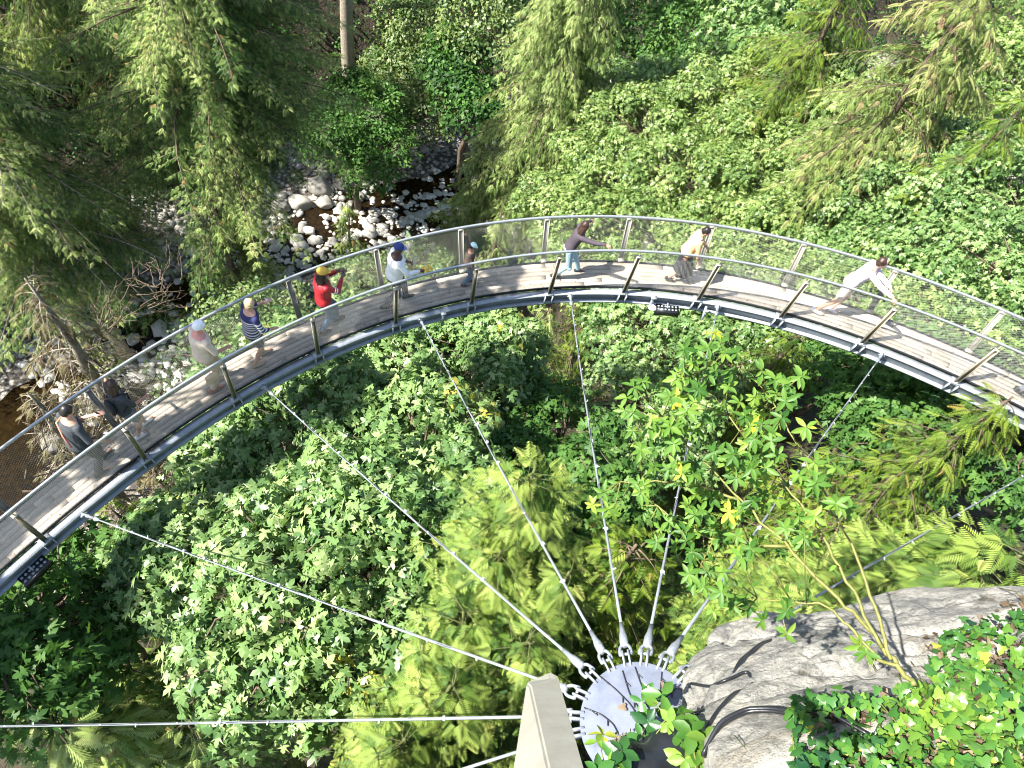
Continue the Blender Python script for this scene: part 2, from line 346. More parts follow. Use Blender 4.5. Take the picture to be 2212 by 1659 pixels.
# ------------------------------------------------------------------ terrain, river, stones
RIV = np.array([(-62, -40), (-42, -12), (-33, 5), (-27.5, 17), (-23, 28), (-17.5, 38), (-9, 47), (2, 56), (18, 68), (40, 82), (75, 98), (140, 120)], float)
def river_d(x, y):
    P = np.stack([x, y], -1); best = np.full(x.shape, 1e9); sg = np.zeros(x.shape)
    for a, b in zip(RIV[:-1], RIV[1:]):
        d = b-a; t = np.clip(((P-a)@d)/(d@d), 0, 1); q = P-a-t[..., None]*d; dist = np.hypot(q[..., 0], q[..., 1])
        s = np.sign(d[0]*q[..., 1]-d[1]*q[..., 0]); m = dist < best; best = np.where(m, dist, best); sg = np.where(m, s, sg)
    return best*sg          # > 0 on the far bank
def ground(x, y):
    x = np.asarray(x, float); y = np.asarray(y, float); s = river_d(x, y); P = np.stack([x, y, 0*x], -1).reshape(-1, 3)
    n1 = vnoise(P*.22, 1).reshape(x.shape); n2 = vnoise(P*.7, 2).reshape(x.shape)
    a = np.abs(s)
    bed = -45.6+.2*n2+.55*np.clip((a-2.2)/2.6, 0, 1)+.55*np.clip((a-4.5)/9, 0, 1)
    far = np.clip(s-13, 0, 200)*(.95+.1*n1)*np.clip((s-13)/6, 0, 1); near = np.clip(-s-12, 0, 200)*.42
    return bed+np.minimum(far, 60+.2*far)+np.minimum(near, 24)+n1*1.2*np.clip((a-10)/8, 0, 1)+n2*.25*np.clip((a-6)/8, 0, 1)
nx, ny = 240, 220
gx = np.linspace(-110, 150, nx); gy = np.linspace(-60, 190, ny); X, Y = np.meshgrid(gx, gy)
Z = ground(X, Y); sd = river_d(X, Y)
idx = np.arange(nx*ny).reshape(ny, nx)
GF = np.stack([idx[:-1, :-1], idx[:-1, 1:], idx[1:, 1:], idx[1:, :-1]], -1).reshape(-1, 4)
m, t, b = newmat('forest_ground')
at_ = t.nodes.new('ShaderNodeAttribute'); at_.attribute_name = 'tone'
f1 = noise(t, 1.3, 8, .7); forest = ramp(t, f1, [(.3, (.018, .014, .008)), (.5, (.05, .037, .022)), (.62, (.02, .035, .010)), (.8, (.09, .07, .045))])
vo = t.nodes.new('ShaderNodeTexVoronoi'); vo.inputs['Scale'].default_value = 2.6; tc = t.nodes.new('ShaderNodeTexCoord'); t.links.new(tc.outputs['Object'], vo.inputs['Vector'])
grav = ramp(t, vo.outputs['Distance'], [(.12, (.42, .40, .36)), (.38, (.27, .25, .215)), (.62, (.07, .06, .05))])
mx = t.nodes.new('ShaderNodeMix'); mx.data_type = 'RGBA'; t.links.new(at_.outputs['Fac'], mx.inputs[0]); t.links.new(forest, mx.inputs[6]); t.links.new(grav, mx.inputs[7])
t.links.new(mx.outputs[2], b.inputs['Base Color']); b.inputs['Roughness'].default_value = .95; bump(t, b, noise(t, 3, 8), .8, .4)
tone = np.clip((13.5-np.abs(sd)+2*vnoise(np.stack([X, Y, 0*X], -1).reshape(-1, 3)*.5, 3).reshape(X.shape))/2, 0, 1)
meshobj('ground', np.stack([X, Y, Z], -1).reshape(-1, 3), GF, m, tone=tone.ravel(), smooth=True, kind='structure')
# water: thin brown tinted sheet over the stony bed
m, t, b = newmat('river_water')
b.inputs['Base Color'].default_value = (.022, .015, .007, 1); b.inputs['Roughness'].default_value = .08; b.inputs['IOR'].default_value = 1.33
trn = t.nodes.new('ShaderNodeBsdfTransparent'); trn.inputs[0].default_value = (.30, .22, .11, 1)
ms = t.nodes.new('ShaderNodeMixShader'); ms.inputs[0].default_value = .55; t.links.new(b.outputs[0], ms.inputs[1]); t.links.new(trn.outputs[0], ms.inputs[2]); t.links.new(ms.outputs[0], t.nodes['Material Output'].inputs[0])
bump(t, b, noise(t, 2.5, 3), .25, .1)
L_ = []; 
for i in range(len(RIV)):
    d = nrm(RIV[min(i+1, len(RIV)-1)]-RIV[max(i-1, 0)]); n_ = np.array([-d[1], d[0]]); L_ += [(*(RIV[i]+n_*8), -45.12), (*(RIV[i]-n_*8), -45.12)]
meshobj('river_water', L_, [(2*i, 2*i+1, 2*i+3, 2*i+2) for i in range(len(RIV)-1)], m, kind='structure')
def rock_template(seed, sub=2, rough=.25):
    bm = bmesh.new(); bmesh.ops.create_icosphere(bm, subdivisions=sub, radius=1); V = np.array([v.co[:] for v in bm.verts]); F_ = np.array([[v.index for v in f.verts] for f in bm.faces]); bm.free()
    V = V*(1+rough*vnoise(V*1.3+seed*7, seed))[:, None]; rng = np.random.RandomState(seed)
    for k in range(5):
        d = nrm(rng.normal(size=3)); c = rng.uniform(.62, .85); q = V@d; V = V-np.clip(q-c, 0, 9)[:, None]*d*.85
    return V*np.array([1, .8, .6]), F_
m, t, b = newmat('river_stone'); at_ = t.nodes.new('ShaderNodeAttribute'); at_.attribute_name = 'tone'
t.links.new(ramp(t, at_.outputs['Fac'], [(0, (.20, .19, .17)), (.5, (.42, .40, .36)), (1, (.66, .63, .56))]), b.inputs['Base Color']); b.inputs['Roughness'].default_value = .85
bump(t, b, noise(t, 9, 5), .4, .05); M['stone'] = m
rng = np.random.RandomState(7); SV = []; SF = []; ST = []; off = 0; tmpl = [rock_template(i, 1) for i in range(6)]
cnt = 0
while cnt < 5200:
    k = rng.choice([3, 4, 5, 5, 6, 4, 3]) if rng.rand() > .07 else 7; u = rng.rand(); a, b_ = RIV[k], RIV[k+1]; d = nrm(b_-a); n_ = np.array([-d[1], d[0]])
    lat = rng.uniform(-1, 1)**3*13 if rng.rand() < .3 else rng.uniform(-13, 13); q = a+(b_-a)*u+n_*lat
    dens = .5+.9*vnoise(np.array([[q[0], q[1], 0]])*.35, 4)[0]
    if rng.rand() > dens: continue
    s = .14+.34*rng.rand()**2.2+(.35 if rng.rand() < .05 else 0); z = float(ground(q[0], q[1]))
    V, F_ = tmpl[rng.randint(6)]; an = rng.uniform(0, 6.28); ca, sa = math.cos(an), math.sin(an)
    V = V@np.array([[ca, sa, 0], [-sa, ca, 0], [0, 0, 1]])*s+np.array([q[0], q[1], max(z, -45.3 if s > .2 else z)+s*.22])
    SV.append(V); SF.append(F_+off); off += len(V); ST.append(np.full(len(V), rng.rand()*.6+.4*(abs(lat) < 6))); cnt += 1
meshobj('river_cobbles', np.concatenate(SV), np.concatenate(SF), M['stone'], tone=np.concatenate(ST), label='pale rounded cobbles scattered over the brown river bed', cat='cobbles', kind='stuff')
for i, (px, py, s, l) in enumerate([(690, 405, 1.2, 'largest angular grey boulder in the shaded bank left of the river bend'), (645, 440, 1.0, 'flat topped grey boulder at the water edge beside the left bank'), (740, 400, .9, 'blocky grey boulder under the round green bush'), (775, 425, .7, 'leaning grey rock slab between the bush and the stream'),
        (600, 452, .9, 'grey boulder nearest the big conifer trunk'), (668, 500, .6, 'pale pointed stone standing out of the black water'), (640, 515, .55, 'pale mossy stone in the black water'), (705, 470, .4, 'round white stone alone in the dark pool'),
        (110, 960, .8, 'rounded grey bedrock hump seen through the left railing mesh'), (700, 440, .8, 'tilted grey boulder at the foot of the shaded bank')]):
    q = onz(px, py, -44.9); V, F_ = rock_template(20+i, 3, .3)
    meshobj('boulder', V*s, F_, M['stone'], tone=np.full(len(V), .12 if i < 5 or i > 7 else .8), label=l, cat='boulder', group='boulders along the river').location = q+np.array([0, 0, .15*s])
# undergrowth
def undergrowth(name, n, region, per, cr, size, mat, seed, label, T=None, hmax=.9):
    rng = np.random.RandomState(seed); C = []
    while len(C) < n:
        x, y = rng.uniform(region[0], region[1]), rng.uniform(region[2], region[3]); s = float(river_d(np.array(x), np.array(y)))
        if abs(s) < 11 or (region[4]*s < 0): continue
        C.append((x, y, float(ground(x, y))+rng.uniform(0, hmax)))
    C = np.array(C); N = nrm(np.array([[0, 0, 1.]])+rng.normal(size=(n, 3))*.3+np.array([0.25, -.5, 0])*(region[4]))
    pos, h, nn, sz, tone = clump_leaves(rng, C, N, per, cr, size, .6, .4)
    leaves_obj(name, T or TL, pos, h, nn, sz, mat, None, tone, label=label, cat='undergrowth', kind='stuff')
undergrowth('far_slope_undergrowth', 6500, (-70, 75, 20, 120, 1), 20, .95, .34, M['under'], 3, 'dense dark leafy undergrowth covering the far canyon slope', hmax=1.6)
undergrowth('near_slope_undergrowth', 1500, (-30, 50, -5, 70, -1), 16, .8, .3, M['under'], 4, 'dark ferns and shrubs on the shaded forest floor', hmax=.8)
# ------------------------------------------------------------------ walkway
AX, AY, WD = 4.7, -1.7, .738
def rad(t):
    t = np.clip(np.radians(t), R(-46), R(84)); return 12.991+.453*t-.199*t*t-1.535*t**3+1.007*t**4
def arc(t, off=0., dz=0.):
    """t degrees left of the arc's middle, off metres outwards of the deck's inner edge"""
    t = np.asarray(t, float); r = rad(t)+off; th = np.radians(t)+math.pi/2; x = AX+r*np.cos(th); y = AY+r*np.sin(th); rb = rad(t)
    xb = AX+rb*np.cos(th)
    return np.stack([x, y, -11.44+.123*(x-AX)+dz+0*x], -1)
def arct(px, py):
    q = ray(px, py); k = (-11.44-.123*4.7)/(q[2]-.123*q[0]); D = q*k; return math.degrees(math.atan2(D[1]-AY, D[0]-AX))-90, D
def radial(t): th = R(t)+math.pi/2; return np.array([math.cos(th), math.sin(th), 0])
def tang(t): r = radial(t); return np.array([r[1], -r[0], .123*r[1]])      # towards the right of the photo
T0, T1 = -56., 98.
walk = empty('cliff_walkway', arc(20., .35, 0), label='curved cantilevered walkway with plank deck hung from cables', cat='walkway')
off0 = -np.array(walk.location)
def wb(mb, name, mat, smooth=False, **k):
    V = np.concatenate(mb.v)+off0; return meshobj(name, V, mb.f, mat, walk, smooth=smooth, **k)
def sweep(mb, ts, prof):
    """prof: closed list of (off, dz)"""
    n = len(prof); V = np.concatenate([arc(ts, o, z)[:, None, :] for o, z in prof], 1).reshape(-1, 3); m_ = len(ts)
    mb.add(V, [(i*n+k, i*n+(k+1) % n, (i+1)*n+(k+1) % n, (i+1)*n+k) for i in range(m_-1) for k in range(n)]+[tuple(range(n))[::-1], tuple((m_-1)*n+k for k in range(n))])
# deck planks
rng = np.random.RandomState(11); DV = []; DF = []; DT = []; n = 0; NP = 6
for k in range(NP):
    t_ = T0+rng.uniform(0, 8)-8
    while t_ < T1:
        L = rng.uniform(9, 15); a0, a1 = max(t_, T0), min(t_+L-.04, T1); t_ += L
        if a1 <= a0: continue
        ts = np.linspace(a0, a1, 14); o0 = WD*k/NP+.004; o1 = WD*(k+1)/NP-.006; dz = rng.uniform(-.003, .003)
        pr = [(o0, -.035+dz), (o1, -.035+dz), (o1, dz), (o0, dz)]
        V = np.concatenate([arc(ts, o, z)[:, None, :] for o, z in pr], 1).reshape(-1, 3); m_ = len(ts)
        DF += [[n+i*4+q, n+i*4+(q+1) % 4, n+(i+1)*4+(q+1) % 4, n+(i+1)*4+q] for i in range(m_-1) for q in range(4)]+[[n+3, n+2, n+1, n], [n+(m_-1)*4+q for q in range(4)]]
        DV.append(V); DT.append(np.full(len(V), rng.rand())); n += len(V)
m, t, b = newmat('weathered_decking'); at_ = t.nodes.new('ShaderNodeAttribute'); at_.attribute_name = 'tone'
base = ramp(t, at_.outputs['Fac'], [(0, (.37, .325, .27)), (.5, (.47, .415, .345)), (1, (.56, .50, .42))])
g = ramp(t, noise(t, 26, 6, .8), [(.35, (.62, .6, .58)), (.6, (1, 1, 1))]); g2 = ramp(t, noise(t, 1.8, 4, .7), [(.3, (.74, .72, .68)), (.6, (1, 1, 1))])
mm = t.nodes.new('ShaderNodeMix'); mm.data_type = 'RGBA'; mm.blend_type = 'MULTIPLY'; mm.inputs[0].default_value = 1; t.links.new(base, mm.inputs[6]); t.links.new(g, mm.inputs[7])
m2 = t.nodes.new('ShaderNodeMix'); m2.data_type = 'RGBA'; m2.blend_type = 'MULTIPLY'; m2.inputs[0].default_value = 1; t.links.new(mm.outputs[2], m2.inputs[6]); t.links.new(g2, m2.inputs[7])
t.links.new(m2.outputs[2], b.inputs['Base Color']); b.inputs['Roughness'].default_value = .85; bump(t, b, noise(t, 40, 4), .5, .01)
meshobj('deck', np.concatenate(DV)+off0, DF, m, walk, tone=np.concatenate(DT))
ts = np.linspace(T0, T1, 150)
mb = MB(); sweep(mb, ts, [(-.20, -.10), (-.035, -.10), (-.035, -.055), (-.20, -.055)]); sweep(mb, ts, [(-.10, -.34), (-.06, -.34), (-.06, -.102), (-.10, -.102)]); sweep(mb, ts, [(-.19, -.38), (-.02, -.38), (-.02, -.342), (-.19, -.342)])
wb(mb, 'edge_beam', M['steel'])
mb = MB(); sweep(mb, ts, [(-.028, -.05), (-.004, -.05), (-.004, .012), (-.028, .012)]); sweep(mb, ts, [(WD+.003, -.06), (WD+.05, -.06), (WD+.05, .012), (WD+.003, .012)]); wb(mb, 'kerb_strip', M['black'])
mb = MB(); mb.tube(arc(ts, -.115, 1.30), .029, 8); wb(mb, 'inner_handrail', M['rail'], True)
OLEAN = .50; OH = .90
mb = MB(); mb.tube(arc(ts, WD+.1+OLEAN, OH), .03, 8); wb(mb, 'outer_handrail', M['rail'], True)
for t_ in np.arange(T0+2, T1, 4.3):
    mb = MB(); c = arc(t_, WD/2, -.10); mb.box(c, radial(t_), tang(t_), (0, 0, 1), WD/2+.02, .03, .06); wb(mb, 'joist', M['steel'])
rng = np.random.RandomState(55); k_ = 260; tt = rng.uniform(T0+8, T1-6, k_); oo = np.where(rng.rand(k_) < .5, rng.uniform(.0, .12, k_), rng.uniform(0, WD, k_)); LIT = arc(tt, oo, .006)
# wire mesh panels: two crossing families of thin wires
def mesh_side(name, o0, z0, o1, z1, wd=.0034):
    mb = []; Fs = []; n = 0; hh = math.hypot(o1-o0, z1-z0); arcm = 13.0*math.pi/180; pt = .072; run = hh*1.6; K = 8
    V = []
    for sg in (1, -1):
        for s0 in np.arange(T0*arcm-run, T1*arcm+run, pt):
            u = np.linspace(0, 1, K); s = (s0+sg*run*u)/arcm; ok = (s > T0) & (s < T1)
            if ok.sum() < 2: continue
            u = u[ok]; s = s[ok]; P = arc(s, o0+(o1-o0)*u, z0+(z1-z0)*u)
            Tn = np.gradient(P, axis=0); Tn = nrm(Tn); th_ = np.radians(s)+math.pi/2; rd = np.stack([np.cos(th_), np.sin(th_), 0*th_], 1); A = rd; B = np.cross(Tn, rd)
            k_ = len(P)
            for ph in (0, 2.094, 4.189): V.append((P+wd/2*(math.cos(ph)*A+math.sin(ph)*B)))
            for q in range(3):
                a, b2 = n+q*k_, n+((q+1) % 3)*k_
                Fs += [(a+i, a+i+1, b2+i+1, b2+i) for i in range(k_-1)]
            n += 3*k_
    return meshobj(name, np.concatenate(V)+off0, Fs, M['wire'], walk)
mesh_side('inner_wire_mesh', -.016, .0, -.112, 1.27)
mesh_side('outer_wire_mesh', WD+.03, .0, WD+.1+OLEAN-.01, OH-.03)
mb = MB()
for t_ in np.linspace(T0, T1, 2): pass
mb.tube(arc(ts, -.112, 1.262), .006, 5); mb.tube(arc(ts, WD+.09+OLEAN, OH-.04), .006, 5); wb(mb, 'mesh_cable', M['rail'])
IPT = [79.3, 70.4, 61.0, 52.1, 43.7, 35.8, 28.1, 20.2, 12.7, 5.2, -3.0, -11.0, -20.0, -28.6, -37.2]
for t_ in IPT:
    rd, tg = radial(t_), nrm(tang(t_)); mb = MB()
    a = arc(t_, -.155, -.12); b_ = arc(t_, -.13, 1.13); up = nrm(b_-a); c = (a+b_)/2; h = np.linalg.norm(b_-a)/2
    mb.box(c+rd*.03, rd, tg, up, .006, .040, h); mb.box(c-tg*.038-rd*.006, rd, tg, up, .030, .006, h); mb.box(c+tg*.038-rd*.006, rd, tg, up, .030, .006, h)
    mb.box(b_+up*.012, rd, tg, up, .042, .050, .008); mb.tube([b_, b_+up*.08, arc(t_, -.115, 1.28)], .012, 6)
    wb(mb, 'inner_post', M['post'])
    mb = MB(); e = arc(t_, -.17, -.2)
    for s_ in (-1, 1): mb.box(e+tg*s_*.085, rd, tg, (0, 0, 1), .075, .009, .13); mb.tube([e+tg*s_*.06+rd*.0+np.array([0, 0, .06]), e+tg*s_*.12+np.array([0, 0, .06])], .018, 6)
    mb.box(arc(t_, -.12, -.045), rd, tg, (0, 0, 1), .09, .10, .008)
    wb(mb, 'post_bracket', M['steel'])
    a = arc(t_, WD+.07, -.08); b_ = arc(t_, WD+.1+OLEAN-.02, OH-.06); up = nrm(b_-a); c = (a+b_)/2; h = np.linalg.norm(b_-a)/2; n_ = np.cross(tg, up)
    mb = MB(); mb.box(c, n_, tg, up, .008, .05, h); mb.box(c+tg*.052+n_*.02, n_, tg, up, .03, .005, h); mb.box(c-tg*.052+n_*.02, n_, tg, up, .03, .005, h); mb.box(b_+up*.01, n_, tg, up, .035, .06, .02)
    mb.box(arc(t_, WD+.06, .02), rd, tg, (0, 0, 1), .05, .07, .03)
    wb(mb, 'outer_post', M['grey_post'])
# downward service hangers seen on the beam's inner face
for px, py in ((952, 668), (1415, 655)):
    t_, _ = arct(px, py-14); mb = MB(); e = arc(t_, -.22, -.30); mb.box(e, radial(t_), nrm(tang(t_)), (0, 0, 1), .02, .03, .22); mb.box(e+np.array([0, 0, .23]), radial(t_), nrm(tang(t_)), (0, 0, 1), .05, .06, .02); wb(mb, 'hanger', M['steel'])
for px, py in ((1530, 640),):
    t_, _ = arct(px, py); mb = MB(); e = arc(t_, -.25, -.22); mb.tube([e+np.array([0, 0, .12]), e-radial(t_)*.18-np.array([0, 0, .15])], .03, 8); wb(mb, 'hanger', M['steel'])
# floodlights under the beam
M['bulb'] = mat_noise('lens_white', (.7, .72, .75), (.8, .82, .85), 8, .3, 0, 0)
def floodlight(px, py, label):
    t_, _ = arct(px, py-18); rd, tg = radial(t_), nrm(tang(t_)); c = arc(t_, -.27, -.40); root = empty('floodlight', c, label=label, cat='floodlight', group='floodlights hung under the walkway edge')
    mb = MB(); mb.box((0, 0, 0), rd, tg, (0, 0, 1), .10, .26, .07); mb.box((0, 0, .01)+tg*0-rd*.11, rd, tg, (0, 0, 1), .008, .28, .08); mb.build('housing', M['black'], root)
    mb = MB()
    for i in range(6):
        for j in range(2): mb.lathe(np.array([0, 0, .072])+tg*(-.2+.08*i)+rd*(-.045+.09*j), (0, 0, 1), [(0, .028), (.008, .026), (.010, .002)], 8)
    mb.build('lens_array', M['steel'], root)
    mb = MB(); mb.tube([np.array([0, 0, .07]), np.array([0, 0, .12])+rd*.12], .02, 6); mb.build('bracket', M['steel'], root)
    return root
floodlight(1452, 655, 'black slotted floodlight under the walkway edge near the middle of the arc')
floodlight(48, 1232, 'black floodlight with pale lenses under the walkway at the far left')
t_, _ = arct(1420, 640); c = arc(t_, -.28, -.36); mb = MB(); mb.ball((0, 0, 0), (.11, .09, .05)); mb.tube([(0, 0, .03), np.array((0, 0, .08))+radial(t_)*.14], .015, 6)
o = mb.build('dome_lamp', M['bulb'], None, True, label='small white oval dome lamp under the walkway beside the black floodlight', cat='lamp'); o.location = c
# ------------------------------------------------------------------ hub with stay cables
HC = at(1378, 1556, 5.5); NP_ = nrm(np.array([-.767, .634, 1.])); view = nrm(-HC); HN = nrm(NP_*.5+view*.6); HR = .415
hub = empty('cable_anchor_hub', HC, label='round pale steel plate anchoring the fan of cables to the rock', cat='cable hub')
mb = MB(); mb.lathe((0, 0, 0), HN, [(-.055, HR*.995), (-.05, HR), (-.004, HR), (0, HR-.006)], 64); mb.build('plate', M['disc'], hub)
mb = MB(); mb.lathe(-HN*.05, -HN, [(0, HR*.8), (.3, HR*.8), (.31, .3), (1.2, .3)], 24); mb.build('hub_base', M['steel'], hub)
ca = nrm(np.cross(HN, [0, 0, 1])); cb = np.cross(HN, ca)
TC = [arct(165, 1098)[0], arct(560, 818)[0], arct(905, 676)[0], arct(1232, 622)[0], arct(1555, 640)[0], arct(1915, 746)[0], -31., 86., 101.]
print('cable t', [round(q, 1) for q in TC])
CL = ['second stay cable from the left, meeting the walkway at the lower left', 'stay cable tied to the walkway left of the white shirted man', 'stay cable tied to the walkway below the child in the pale cap', 'nearly upright stay cable from the hub to the top of the arc', 'stay cable meeting the walkway beside the black floodlight', 'stay cable meeting the walkway below the man in the pale hoodie', 'rightmost stay cable running over the rock to the right edge', 'lowest stay cable running level across the bottom left', 'stay cable hidden mostly behind the foreground post']
CABLES = []
for i, t_ in enumerate(TC):
    E_ = arc(t_, -.20, -.10); d = E_-HC; d = d-HN*(d@HN); d = nrm(d); rim = HC+d*HR
    lug = rim+d*.05-HN*.02; root = empty('stay_cable', lug, label=CL[i], cat='cable', group='stay cables fanning out from the steel hub'); D = nrm(E_-lug)
    mb = MB()                                             # lug plates + shackle bow
    sd_ = nrm(np.cross(HN, d))
    for s_ in (-1, 1): mb.box(d*(-.02)+sd_*s_*.022, d, sd_, HN, .06, .007, .035)
    mb.tube([-sd_*.05+d*.02, sd_*.05+d*.02], .012, 8); 
    bow = [sd_*.042*math.cos(a)+D*(.07+.06*math.sin(a)) for a in np.linspace(0, math.pi, 9)]; mb.tube([sd_*.042+d*.02]+bow+[-sd_*.042+d*.02], .013, 7)
    mb.build('shackle', M['cable'], root, True)
    Lc = np.linalg.norm(E_-lug); P = curve(D*.26, E_-lug-D*.75, .05, 16); mb = MB()
    mb.tube(P, .0125, 9); mb.build('cable', M['cable'], root, True)
    mb = MB(); mb.lathe(D*.11, D, [(0, .020), (.02, .034), (.10, .034), (.16, .022), (.26, .017)], 10); mb.build('socket', M['cable'], root, True)
    mb = MB(); e = E_-lug                                # turnbuckle at walkway end
    mb.lathe(e-D*.85, D, [(0, .018), (.04, .028), (.10, .03), (.12, .042), (.17, .042), (.19, .024), (.50, .024), (.52, .036), (.62, .036), (.64, .02)], 10)
    mb.box(e-D*.12, D, nrm(np.cross(D, (0, 0, 1))), nrm(np.cross(D, np.cross(D, (0, 0, 1)))), .13, .012, .05); mb.box(e, radial(t_), nrm(tang(t_)), (0, 0, 1), .07, .05, .03); mb.tube([e-tang(t_)*.07-D*.08, e+tang(t_)*.07-D*.08], .014, 7)
    mb.build('turnbuckle', M['cable'], root, True)
    mb = MB(); r_ = np.random.RandomState(i); wire = []
    for u in np.arange(.08, .95, .06+.006*r_.rand()):
        p = D*.26+(e-D*1.0)*u; n_ = nrm(np.cross(D, r_.normal(size=3))); mb.box(p+n_*.018, D, n_, np.cross(D, n_), .005, .016, .004); 
        if r_.rand() < .35: mb.lathe(p-D*.006, D, [(0, .021), (.012, .021)], 8)
    mb.build('light_clips', M['bulb'], root, kind='stuff')
    mb = MB(); w = []
    for u in np.linspace(.03, .97, 60): p = D*.26+(e-D*1.0)*u; w.append(p+np.array([.012*math.sin(u*40+i), 0, -.022+.006*math.sin(u*70)]))
    mb.tube(w, .0035, 4); mb.build('light_wire', M['black'], root)
# ------------------------------------------------------------------ rock outcrop
RA, RB, RC = at(1500, 1400, 6.0), at(2212, 1265, 6.6), at(1850, 1659, 3.9)
e1 = nrm(RB-RA); RN = nrm(np.cross(e1, RC-RA)); RN = RN if RN@(-RA) > 0 else -RN; e2 = np.cross(RN, e1); e2 = e2 if e2@(RC-RA) > 0 else -e2
def rplane(px, py):
    q = ray(px, py); return q*((RA@RN)/(q@RN))
def ruv(p): return np.array([(p-RA)@e1, (p-RA)@e2])
RPOLY = np.array([ruv(rplane(*q)) for q in [(1478, 1425), (1530, 1348), (1640, 1310), (1740, 1312), (1800, 1298), (1870, 1272), (1960, 1254), (2090, 1250), (2260, 1244), (2500, 1240), (2900, 1700), (2300, 2300), (1650, 2100), (1590, 1760), (1540, 1640), (1500, 1560), (1468, 1480)]])
def polysd(P, Q):
    d = np.full(len(P), 1e9); ins = np.zeros(len(P), bool)
    for a, b in zip(Q, np.roll(Q, -1, 0)):
        v = b-a; t = np.clip(((P-a)@v)/(v@v), 0, 1); d = np.minimum(d, np.hypot(*(P-a-t[:, None]*v).T))
        c = ((a[1] > P[:, 1]) != (b[1] > P[:, 1])) & (P[:, 0] < (b[0]-a[0])*(P[:, 1]-a[1])/(b[1]-a[1]+1e-12)+a[0]); ins ^= c
    return np.where(ins, d, -d)
def rheight(UV):
    s = polysd(UV, RPOLY); P3 = np.concatenate([UV, 0*UV[:, :1]], 1)
    n1 = vnoise(P3*1.6, 31); n2 = vnoise(P3*5.2, 32); n3 = vnoise(P3*17, 33); st = np.abs(vnoise(P3*np.array([1.1, 4.2, 1]), 35))
    h = .07*n1+.035*n2+.018*n3-.10*(1-np.clip(st*7, 0, 1))-.03*(1-np.clip(np.abs(n2)*9, 0, 1))
    h = np.where(s > 0, h+.12*(1-np.exp(-s/.25))-.12, h-.12+s*2.2-.15*np.abs(n2)*np.clip(-s*8, 0, 1)*2)
    return h
u = np.linspace(RPOLY[:, 0].min()-.9, RPOLY[:, 0].max()-.2, 330); v = np.linspace(RPOLY[:, 1].min()-.9, RPOLY[:, 1].max()+.1, 260)
U, Vv = np.meshgrid(u, v); UV = np.stack([U, Vv], -1).reshape(-1, 2); hh = rheight(UV); P = RA+UV[:, :1]*e1+UV[:, 1:]*e2+hh[:, None]*RN
P += (e1*vnoise(P*4, 38)[:, None]+e2*vnoise(P*4, 39)[:, None])*.03
idx = np.arange(len(P)).reshape(len(v), len(u)); RF = np.stack([idx[:-1, :-1], idx[:-1, 1:], idx[1:, 1:], idx[1:, :-1]], -1).reshape(-1, 4)
ctr = P[RF[:, 0]]; keep = polysd(UV, RPOLY)[RF[:, 0]] > -.85; RF = RF[keep]
m, t, b = newmat('granite_rock')
n_big = noise(t, 1.5, 7, .7); n_mid = noise(t, 5, 8, .75); n_fine = noise(t, 38, 5, .8)
c1 = ramp(t, n_big, [(.33, (.13, .135, .135)), (.44, (.30, .295, .28)), (.56, (.46, .445, .41)), (.66, (.36, .32, .26)), (.75, (.22, .21, .19))])
c2 = ramp(t, n_mid, [(.34, (.22, .22, .20)), (.46, (.8, .8, .78)), (.62, (1.1, 1.08, 1.03)), (.78, (.62, .60, .5))]); c3 = ramp(t, n_fine, [(.35, (.6, .6, .58)), (.55, (1, 1, 1)), (.75, (1.25, 1.22, 1.16))])
prev = c1
for cc in (c2, c3):
    mm = t.nodes.new('ShaderNodeMix'); mm.data_type = 'RGBA'; mm.blend_type = 'MULTIPLY'; mm.inputs[0].default_value = 1; t.links.new(prev, mm.inputs[6]); t.links.new(cc, mm.inputs[7]); prev = mm.outputs[2]
t.links.new(prev, b.inputs['Base Color']); b.inputs['Roughness'].default_value = .9; bump(t, b, n_mid, .9, .12)
M['granite'] = m
meshobj('rock_outcrop', P, RF, m, smooth=True, label='large pale lichen marked rock outcrop at the lower right', cat='rock')
def rock_at(px, py, lift=0.):
    p = rplane(px, py); uv = ruv(p); return p+RN*(float(rheight(uv[None])[0])+lift)
# the rest of the near cliff, dropping away below the outcrop
def ribbon(name, rows, mat, **k):
    rows = np.array(rows); a_, b_, _ = rows.shape; idx = np.arange(a_*b_).reshape(a_, b_)
    return meshobj(name, rows.reshape(-1, 3), np.stack([idx[:-1, :-1], idx[:-1, 1:], idx[1:, 1:], idx[1:, :-1]], -1).reshape(-1, 4), mat, smooth=True, **k)
rows = []
for zz in np.linspace(-5.5, -40, 40):
    row = []
    for xx in np.linspace(-2.5, 22, 50):
        k = (-5.5-zz); yy = -.2+.10*(xx-1.5)*(1 if xx > 1.5 else .2)+k*.12; pt_ = np.array([xx+.05*k, yy, zz]); row.append(pt_)
    row = np.array(row); row[:, 1] += 1.1*vnoise(row*.5, 41)+.3*vnoise(row*2, 42)-.9; rows.append(row)
ribbon('cliff_face', rows, M['granite'], kind='structure')
